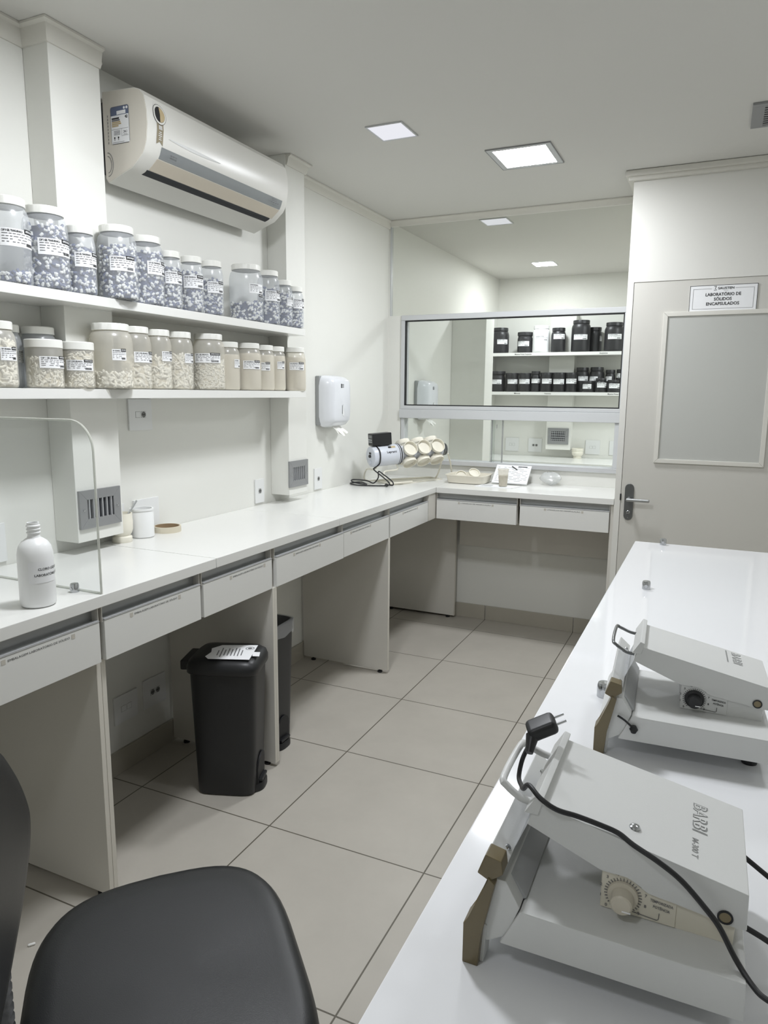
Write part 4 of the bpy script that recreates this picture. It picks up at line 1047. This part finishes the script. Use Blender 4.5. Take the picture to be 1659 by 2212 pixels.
# ------------------------------------------------------------------ pedal bins
def bin_outline(hx, hy, z, e=5.5): return [(x, y, z) for x, y in superell(hx, hy, 48, e)]
def pedal_bin(loc, rz, label, lid):
    t = thing('pedal_bin', label, 'bin', loc, rz)
    b = MB(); H = .50 if lid else .555
    rings = [bin_outline(.112, .092, .004), bin_outline(.115, .095, .010), bin_outline(.118, .098, .12), bin_outline(.130, .110, H)]
    if lid: b.loft(rings, 'black_plastic')
    else: b.loft(rings + [bin_outline(.133, .113, H + .002), bin_outline(.133, .113, H + .008), bin_outline(.126, .106, H + .008), bin_outline(.112, .092, .02)], 'black_plastic')
    b.build('body', t, angle=40)
    # arched pedal recess on the front and the foot plate
    o = [(.1195, -.048, .012), (.1195, .048, .012)] + [(.1195 + .006 * math.sin(a), .048 * math.cos(a), .09 + .055 * math.sin(a)) for a in [PI * k / 12 for k in range(13)]]
    b = MB(); b.prism([(p[0] - .004, p[1], p[2]) for p in o], (.0055, 0, 0), 'ink'); b.build('pedal_recess', t)
    b = MB(); b.loft([[(x + .015, y, z) for x, y, z in bin_outline(.125, .072, zz, 3.0)] for zz in (.002, .022)] + [[(x * .96 + .015, y * .96, .030) for x, y, z in bin_outline(.125, .072, 0, 3.0)]], 'black_plastic'); b.build('foot_plate', t)
    b = MB(); b.box(.105, .136, -.036, .036, .034, .046, 'black_plastic', .004)
    for k in range(4): b.box(.108 + k * .007, .111 + k * .007, -.032, .032, .0455, .048, 'black_plastic')
    b.build('pedal', t)
    if lid:
        b = MB(); b.loft([bin_outline(.136, .116, .498), bin_outline(.140, .120, .502), bin_outline(.140, .120, .522), bin_outline(.134, .114, .540), bin_outline(.118, .099, .552), bin_outline(.085, .07, .558)], 'black_plastic'); b.build('lid', t, angle=60)
        b = MB(); b.box(-.168, -.128, -.07, .07, .498, .536, 'black_plastic', .006); b.build('hinge', t)
    else:
        b = MB(); n = 48; i = b.mi('liner'); rows = []; rn = random.Random(8)
        for s, z in ((.136, H - .045), (.136, H + .0105), (.122, H + .0105), (.116, H - .10)):
            rows.append([b.bm.verts.new((x, y, z + rn.uniform(-.008, .008) * (0 if abs(z - H - .0105) < .001 else 1))) for x, y, _ in bin_outline(s, s - .020, 0)])
        for a, c in zip(rows, rows[1:]):
            for k in range(n): b.bm.faces.new((a[k], a[(k + 1) % n], c[(k + 1) % n], c[k])).material_index = i
        b.build('liner', t, angle=80)
    return t
pedal_bin((-.296, .775, 0), math.radians(20), 'black pedal bin with its lid shut under the worktop', True)
pedal_bin((-.395, 1.115, 0), math.radians(2), 'black pedal bin without a lid behind the support panel', False)
pn = thing('notice', 'torn printed notice stuck on the lid of the shut bin', 'notice', (-.262, .765, .5600), math.radians(28))
b = MB(); b.prism([(-.10, -.045, 0), (-.085, -.07, 0), (.07, -.085, 0), (.085, .07, 0), (-.055, .075, 0), (-.09, .04, 0), (-.085, 0, 0)], (0, 0, .0006), 'paper'); b.build('sheet', pn)
b = MB(); rn = random.Random(2)
for k in range(8): b.box(-.06 + k * .013, -.056 + k * .013, -.055 + rn.uniform(0, .02), .045 - rn.uniform(0, .03), .0007, .0010, 'ink_grey')
b.lathe([(.014, .0008), (.017, .0008)], 'ink_grey', 20, Matrix.Translation((.058, .035, 0))); b.lathe([(0, .0008), (.009, .0008)], 'ink_grey', 16, Matrix.Translation((.058, .035, 0))); b.build('print', pn)
b = MB(); b.box(-.013, .013, -.022, .022, 0, .0008, 'paper')
tag(b.build('tape_strip', loc=(-.172, .785, .5585), rot=(0, .06, math.radians(30))), 'short white strip stuck on the lid next to the notice', 'sticker')

# ------------------------------------------------------------------ white bench with glass clamps
bn = thing('bench', 'long glossy white bench holding the two heat sealers', 'bench', (1.086, -1.12, 0))
b = MB(); b.box(0, .82, 0, 2.82, .915, .95, 'bench_top', .003); b.build('top', bn)
for yy in (.02, 1.38, 2.77): boxo('side_panel', .06, .80, yy, yy + .025, 0, .914, 'panel_white', bn, .001)
boxo('back_panel', .78, .80, .05, 2.76, .30, .913, 'panel_white', bn, .001)
ZB = .95
standoff(1.196, 1.672, ZB, 'small chrome clamp at the far edge of the white bench')
standoff(1.195, .935, ZB, 'small chrome clamp alone in the middle of the white bench')
standoff(1.192, .045, ZB, 'chrome clamp with a screw beside the second heat sealer', 1.15)

# ------------------------------------------------------------------ heat sealers
def sealer(loc, rz, label, va, knob, hmat, hr, plate_text, cream, logo_line):
    t = thing('heat_sealer', label, 'heat sealer', loc, rz)
    def P(u, v, w): return (u, v, w)
    def prof(bm_, pts, v0, v1, m, bev=.0): bm_.prism([(u, v0, w) for u, w in pts], (0, v1 - v0, 0), m, bev)
    b = MB(); prof(b, [(.0, .030), (.2300, .030), (.2290, .0700), (.0205, .0735)], 0, .222, 'machine_white', .0018)
    o = b.build('base', t)
    b = MB()
    for u, z in ((.19, .0), (.19, .0)): pass
    for v in (.06, .175):
        q = MB(); q.lathe([(0, 0), (.012, 0), (.013, .006), (.010, .0305), (0, .0305)], 'black_plastic', 16, Matrix.Translation((.205, v, 0))); q.build('rubber_foot', t)
    b.bm.free()
    # lower jaw with legs
    b = MB()
    prof(b, [(-.034, .026), (-.013, .026), (.003, .036), (.0095, .046), (.0195, .0745), (.004, .101), (-.010, .101), (-.028, .056), (-.034, .045)], .003, .238, 'machine_white', .0015)
    for v0 in (.001, .216): prof(b, [(-.034, .0005), (-.0165, .0005), (-.0140, .045), (-.028, .050), (-.034, .045)], v0, v0 + .022, 'machine_white', .001)
    b.build('lower_jaw', t)
    b = MB(); prof(b, [(.0035, .1006), (.0095, .095), (.0225, .076), (.0195, .0742), (.004, .1000)], .02, .222, 'machine_grey'); b.build('sealing_strip', t)
    b = MB(); prof(b, [(-.0375, .0), (-.0205, .0), (-.0175, .040), (-.0050, .100), (-.0125, .1065), (-.030, .0565), (-.0375, .0465)], -.007, .019, 'brown_tape', .0012); q = b.build('jaw_end_cap', t); q['label'] = 'end of the lower jaw wrapped in brown tape'
    b = MB(); prof(b, [(-.0168, .1262), (-.0150, .1290), (.0026, .1132), (.0008, .1104)], .003, .238, 'machine_white', .0006)
    prof(b, [(-.0165, .1265), (-.0195, .1150), (-.0165, .1100), (-.0145, .1240)], .003, .238, 'machine_white', .0005); uj = b.build('upper_jaw', t)
    b = MB(); prof(b, [(.0012, .1106), (.0026, .1128), (.0165, .1475), (.0152, .1440)], va + .004, .196, 'machine_grey'); b.build('jaw_carrier', t)
    b = MB(); prof(b, [(-.0245, .1075), (-.0115, .1015), (.0025, .1125), (.0005, .1270), (-.0165, .1305)], -.005, .017, 'brown_tape', .0012); q = b.build('jaw_end_cap', t); q['label'] = 'end of the upper jaw wrapped in brown tape'
    for v, u, w in ((.035, -.0035, .1170), (.205, -.0035, .1170)):
        b = MB(); b.lathe([(0, 0), (.004, 0), (.003, .003), (0, .0035)], 'chrome', 12, Matrix.Translation((u, v, w)) @ Matrix.Rotation(.75, 4, 'Y')); b.build('screw', t)
    # arm
    b = MB()
    prof(b, [(.0270, .1725), (.2280, .1300), (.2290, .092), (.2195, .0925), (.1605, .1010), (.1500, .1020), (.1400, .1025), (.1325, .1065), (.1250, .1135), (.1180, .1160), (.1070, .1140), (.0925, .1147), (.0149, .1455), (.0190, .1600)], va, .200, 'machine_white', .0012)
    b.build('arm_cover', t)
    b = MB(); prof(b, [(.0935, .0715), (.2185, .0700), (.2195, .1000), (.1325, .1120), (.1070, .1200), (.0935, .1200)], va + .004, .190, 'machine_cream' if cream else 'machine_white', .001); hs = b.build('inner_housing', t)
    b = MB(); prof(b, [(.0945, .0730), (.1660, .0722), (.1660, .1045), (.1325, .1085), (.1250, .1155), (.1180, .1185), (.1070, .1170), (.0945, .1190)], va + .0028, va + .0042, 'machine_cream' if cream else 'machine_white', .0003)
    b.build('dial_plate', hs)
    yv = va + .0022; ku, kw = .1155, .0925
    b = MB(); ink = 'ink_grey' if cream else 'ink'
    for k in range(27):
        a = math.radians(230 - k * 280 / 26); r0, r1 = .0150, .0185
        p = [(ku + r0 * math.cos(a), yv, kw + r0 * math.sin(a)), (ku + r1 * math.cos(a), yv, kw + r1 * math.sin(a))]
        b.tube(p, .0004, ink, 4)
    for k in range(10):
        a = math.radians(225 - k * 270 / 9)
        b.text(str(k), .0045, (ku + .0225 * math.cos(a), yv - .0002, kw + .0225 * math.sin(a)), (1, 0, 0), (0, 0, 1), ink, bold=.02)
    b.text('TEMPORIZADA', .0042, (.1525, yv - .0002, .0945), (1, 0, -.10), (.1, 0, 1), ink, bold=.02, width=.022); b.text('POTÊNCIA', .0042, (.1525, yv - .0002, .0885), (1, 0, -.10), (.1, 0, 1), ink, bold=.02, width=.016)
    b.tube([(ku + .010, yv, kw - .0155), (.149, yv, kw - .0175), (.1505, yv, kw - .016), (.1508, yv, kw - .0095)], .00035, ink, 4)
    b.build('dial_markings', hs, recalc=False)
    b = MB(); b.lathe([(.0155, 0), (.0150, .003), (.0115, .0045), (.0105, .017), (.009, .0185), (0, .0185)], knob, 28, Matrix.Translation((ku, yv, kw)) @ Matrix.Rotation(PI / 2, 4, 'X'))
    b.box(ku + .001, ku + .0095, yv - .0192, yv - .0184, kw - .0055, kw - .0042, 'paper'); b.build('timer_knob', hs)
    b = MB(); b.lathe([(.0072, 0), (.0072, .0012), (.0054, .0012), (.0054, .0006), (0, .0006)], 'black_plastic', 20, Matrix.Translation((.2095, va - .0002, .1010)) @ Matrix.Rotation(PI / 2, 4, 'X'), mats=['black_plastic', 'black_plastic', 'black_plastic', 'hole_tan']); b.build('screw_hole', t)
    # flap bar and handle
    b = MB(); prof(b, [(.0115, .1595), (.0265, .1595), (.0315, .1790), (.0245, .1815)], va - .002, .203, 'machine_white', .001); b.build('clamp_bar', t)
    b = MB(); b.tube([(.016, .066, .158), (.002, .066, .160), (-.014, .068, .169), (-.0205, .078, .174), (-.0205, .158, .174), (-.014, .167, .170), (.004, .168, .163), (.018, .168, .161)], hr, hmat, 12, smooth=4); b.build('handle', t)
    # embossed maker's mark on the arm
    b = MB(); sl = -.2115 / math.hypot(1, .2115); up = Vector((1, 0, -.2115)).normalized()
    top = lambda u: .1782 - .2115 * u + .0004
    em = 'emboss'
    b.text('BARBI', .022, (.1825, .142 + (.02 if not cream else 0), top(.1825)), (0, -1, 0), tuple(up), em, bold=.008, width=.056); b.text('BARBI', .019, (.1825, .142 + (.02 if not cream else 0), top(.1825) + .0003), (0, -1, 0), tuple(up), 'machine_white', bold=-.012, width=.052)
    if cream: b.text('M-300 T', .009, (.1790, .083, top(.1790)), (0, -1, 0), tuple(up), em, bold=.01, width=.034)
    if logo_line: b.quad([(.166, .132, top(.166)), (.168, .132, top(.168)), (.168, .192, top(.168)), (.166, .192, top(.166))], em)
    b.build('lettering', t, recalc=False)
    b = MB()
    if cream: b.lathe([(0, 0), (.006, 0), (.005, .002), (.003, .003), (0, .0035)], 'chrome', 16, Matrix.Translation((.1205, .0725, top(.1205)))); b.build('screw', t)
    else: b.bm.free()
    return t
S1 = sealer((1.190, -.716, ZB), .009, 'heat sealer in front with a pale dial and a plug resting on its handle', .0425, 'knob_cream', 'machine_white', .0042, '', True, False)
S2 = sealer((1.245, -.192, ZB), .053, 'heat sealer behind with a black dial and a thin grey handle', .0655, 'black_plastic', 'steel_dark', .0028, '', False, True)
# power cord of the front sealer with its plug
b = MB()
b.tube([(-.008, .150, .182), (-.013, .135, .168), (-.012, .115, .156), (-.003, .09, .160), (.004, .068, .170), (.0130, .0526, .1845), (.0282, .0381, .1815), (.0456, .0357, .1745), (.0659, .0417, .1690), (.0885, .0443, .1640), (.1071, .0448, .1595), (.1226, .0379, .1550), (.1466, .0285, .1500), (.1680, .029, .1365), (.1895, .028, .1165), (.2045, .025, .1010), (.2195, .018, .0790), (.2340, .004, .0680), (.246, -.006, .0660), (.275, -.016, .066), (.33, -.03, .055), (.42, -.05, .012), (.60, -.06, .006)], .0027, 'black_plastic', 10, smooth=6)
b.tube([(.226, .15, .105), (.30, .14, .06), (.38, .12, .010), (.6, .10, .006)], .0028, 'black_plastic', 8, smooth=6)
b.tube([(.226, .06, .085), (.27, .05, .07), (.34, .03, .02), (.42, .02, .008), (.6, .02, .006)], .0028, 'black_plastic', 8, smooth=6)
o = b.build('power_cord', S1)
Mp = Matrix.Translation((.004, .156, .203)) @ Euler((.15, -.45, .35)).to_matrix().to_4x4()
b = MB(); b.box(-.018, .018, -.014, .014, -.009, .009, 'black_plastic', .006, 3, M=Mp); b.lathe([(0, 0), (.008, 0), (.006, .012), (.0045, .022), (0, .022)], 'black_plastic', 14, Mp @ Matrix.Translation((-.014, -.006, -.002)) @ Euler((.9, -2.2, 0)).to_matrix().to_4x4()); pl = b.build('plug', S1)
b = MB()
for q in (-.007, .007): b.tube([tuple(Mp @ Vector((.016, q, .001))), tuple(Mp @ Vector((.030, q, .001)))], .0018, 'chrome', 8)
b.build('pin', pl)
b = MB(); b.tube([(.228, .15, .105), (.30, .145, .07), (.40, .13, .010), (.55, .12, .006)], .0028, 'black_plastic', 8, smooth=6); b.build('power_cord', S2)
b = MB(); b.tube([(-.002, -.001, .071), (.010, -.004, .066), (.0233, -.003, .0545)], .0018, 'black_plastic', 8, smooth=4); b.lathe([(0, -.007), (.004, -.006), (.007, 0), (.004, .006), (0, .007)], 'black_plastic', 14, Matrix.Translation((.0245, -.004, .053))); b.build('hanging_cap', S2)

# ------------------------------------------------------------------ stool in front
CH = (.676, -.647); RZ = PI / 4
ch = thing('lab_stool', 'black vinyl lab stool with a low backrest', 'stool', (CH[0], CH[1], 0), RZ)
def seat_ring(s, z, e=3.5):
    out = []
    for x, y in superell(1, 1, 64, e):
        fx_ = .205 * x * s - .004; wy = .258 * (1 - .06 * (x < 0) * abs(x)) * y * s
        zz = z - .006 * (1 - min(1, abs(y))) * s
        out.append((fx_, wy, zz))
    return out
b = MB(); b.loft([seat_ring(.86, .612), seat_ring(.95, .616), seat_ring(.995, .632), seat_ring(1.0, .652), seat_ring(.985, .668), seat_ring(.95, .679), seat_ring(.88, .685), seat_ring(.75, .686), seat_ring(.5, .684), seat_ring(.2, .683)], 'chair_vinyl'); b.build('seat', ch, angle=70)
half = [(0, 1.090), (.05, 1.070), (.12, 1.008), (.185, .942), (.232, .878), (.246, .842), (.226, .800), (.17, .770), (.10, .752), (0, .745)]
outl = [(y, z) for y, z in half] + [(-y, z) for y, z in half[-2:0:-1]]
# smooth the outline
def smooth_loop(P, it=2):
    for _ in range(it):
        Q = []
        for k in range(len(P)):
            a, c = P[k], P[(k + 1) % len(P)]
            Q += [(a[0] * .75 + c[0] * .25, a[1] * .75 + c[1] * .25), (a[0] * .25 + c[0] * .75, a[1] * .25 + c[1] * .75)]
        P = Q
    return P
outl = smooth_loop(outl); cz = .90
def back_ring(s, x): return [(x + .12 * (y * s) ** 2, y * s, cz + (z - cz) * s) for y, z in outl]
b = MB(); b.loft([back_ring(.80, -.262), back_ring(.93, -.258), back_ring(.985, -.247), back_ring(1.0, -.232), back_ring(.985, -.218), back_ring(.93, -.209), back_ring(.75, -.205), back_ring(.3, -.204)], 'chair_vinyl'); b.build('backrest', ch, angle=70)
b = MB(); pts = [(-.10, -.0, .60), (-.20, 0, .60), (-.242, 0, .64), (-.246, 0, .80), (-.240, 0, .88)]
b.tube(pts, .014, 'black_plastic', 10, smooth=6); b.build('back_bar', ch)
b = MB()
for k in range(9):
    z = .655 + k * .016; b.lathe([(.026, z), (.036, z + .008), (.026, z + .016)], 'black_plastic', 20, Matrix.Translation((-.246, 0, 0)))
b.build('bellows', ch)
b = MB(); b.lathe([(.014, .10), (.014, .48), (.026, .48), (.026, .60), (.06, .605), (.06, .614)], 'black_plastic', 20); b.build('gas_column', ch)
for k in range(5):
    a = 2 * PI * k / 5 + .3; b = MB(); c, s = math.cos(a), math.sin(a)
    b.tube([(0, 0, .115), (c * .16, s * .16, .095), (c * .27, s * .27, .062)], .018, 'black_plastic', 8, radii=[.024, .02, .015]); lg = b.build('leg', ch)
    b = MB(); b.lathe([(0, -.012), (.026, -.012), (.030, -.006), (.030, .006), (.026, .012), (0, .012)], 'black_plastic', 20, Matrix.Translation((c * .27, s * .27, .030)) @ Matrix.Rotation(a, 4, 'Z') @ Matrix.Rotation(PI / 2, 4, 'X')); b.build('caster', lg)

# a dropped capsule on the floor
b = MB(); b.lathe([(0, -.010), (.003, -.009), (.0038, -.006), (.0038, .006), (.003, .009), (0, .010)], 'capsule_white', 14, Matrix.Rotation(PI / 2, 4, 'Y'))
tag(b.build('capsule', loc=(-.286, -.163, .0038), rot=(0, 0, .9)), 'single white capsule dropped on the floor tiles', 'capsule')
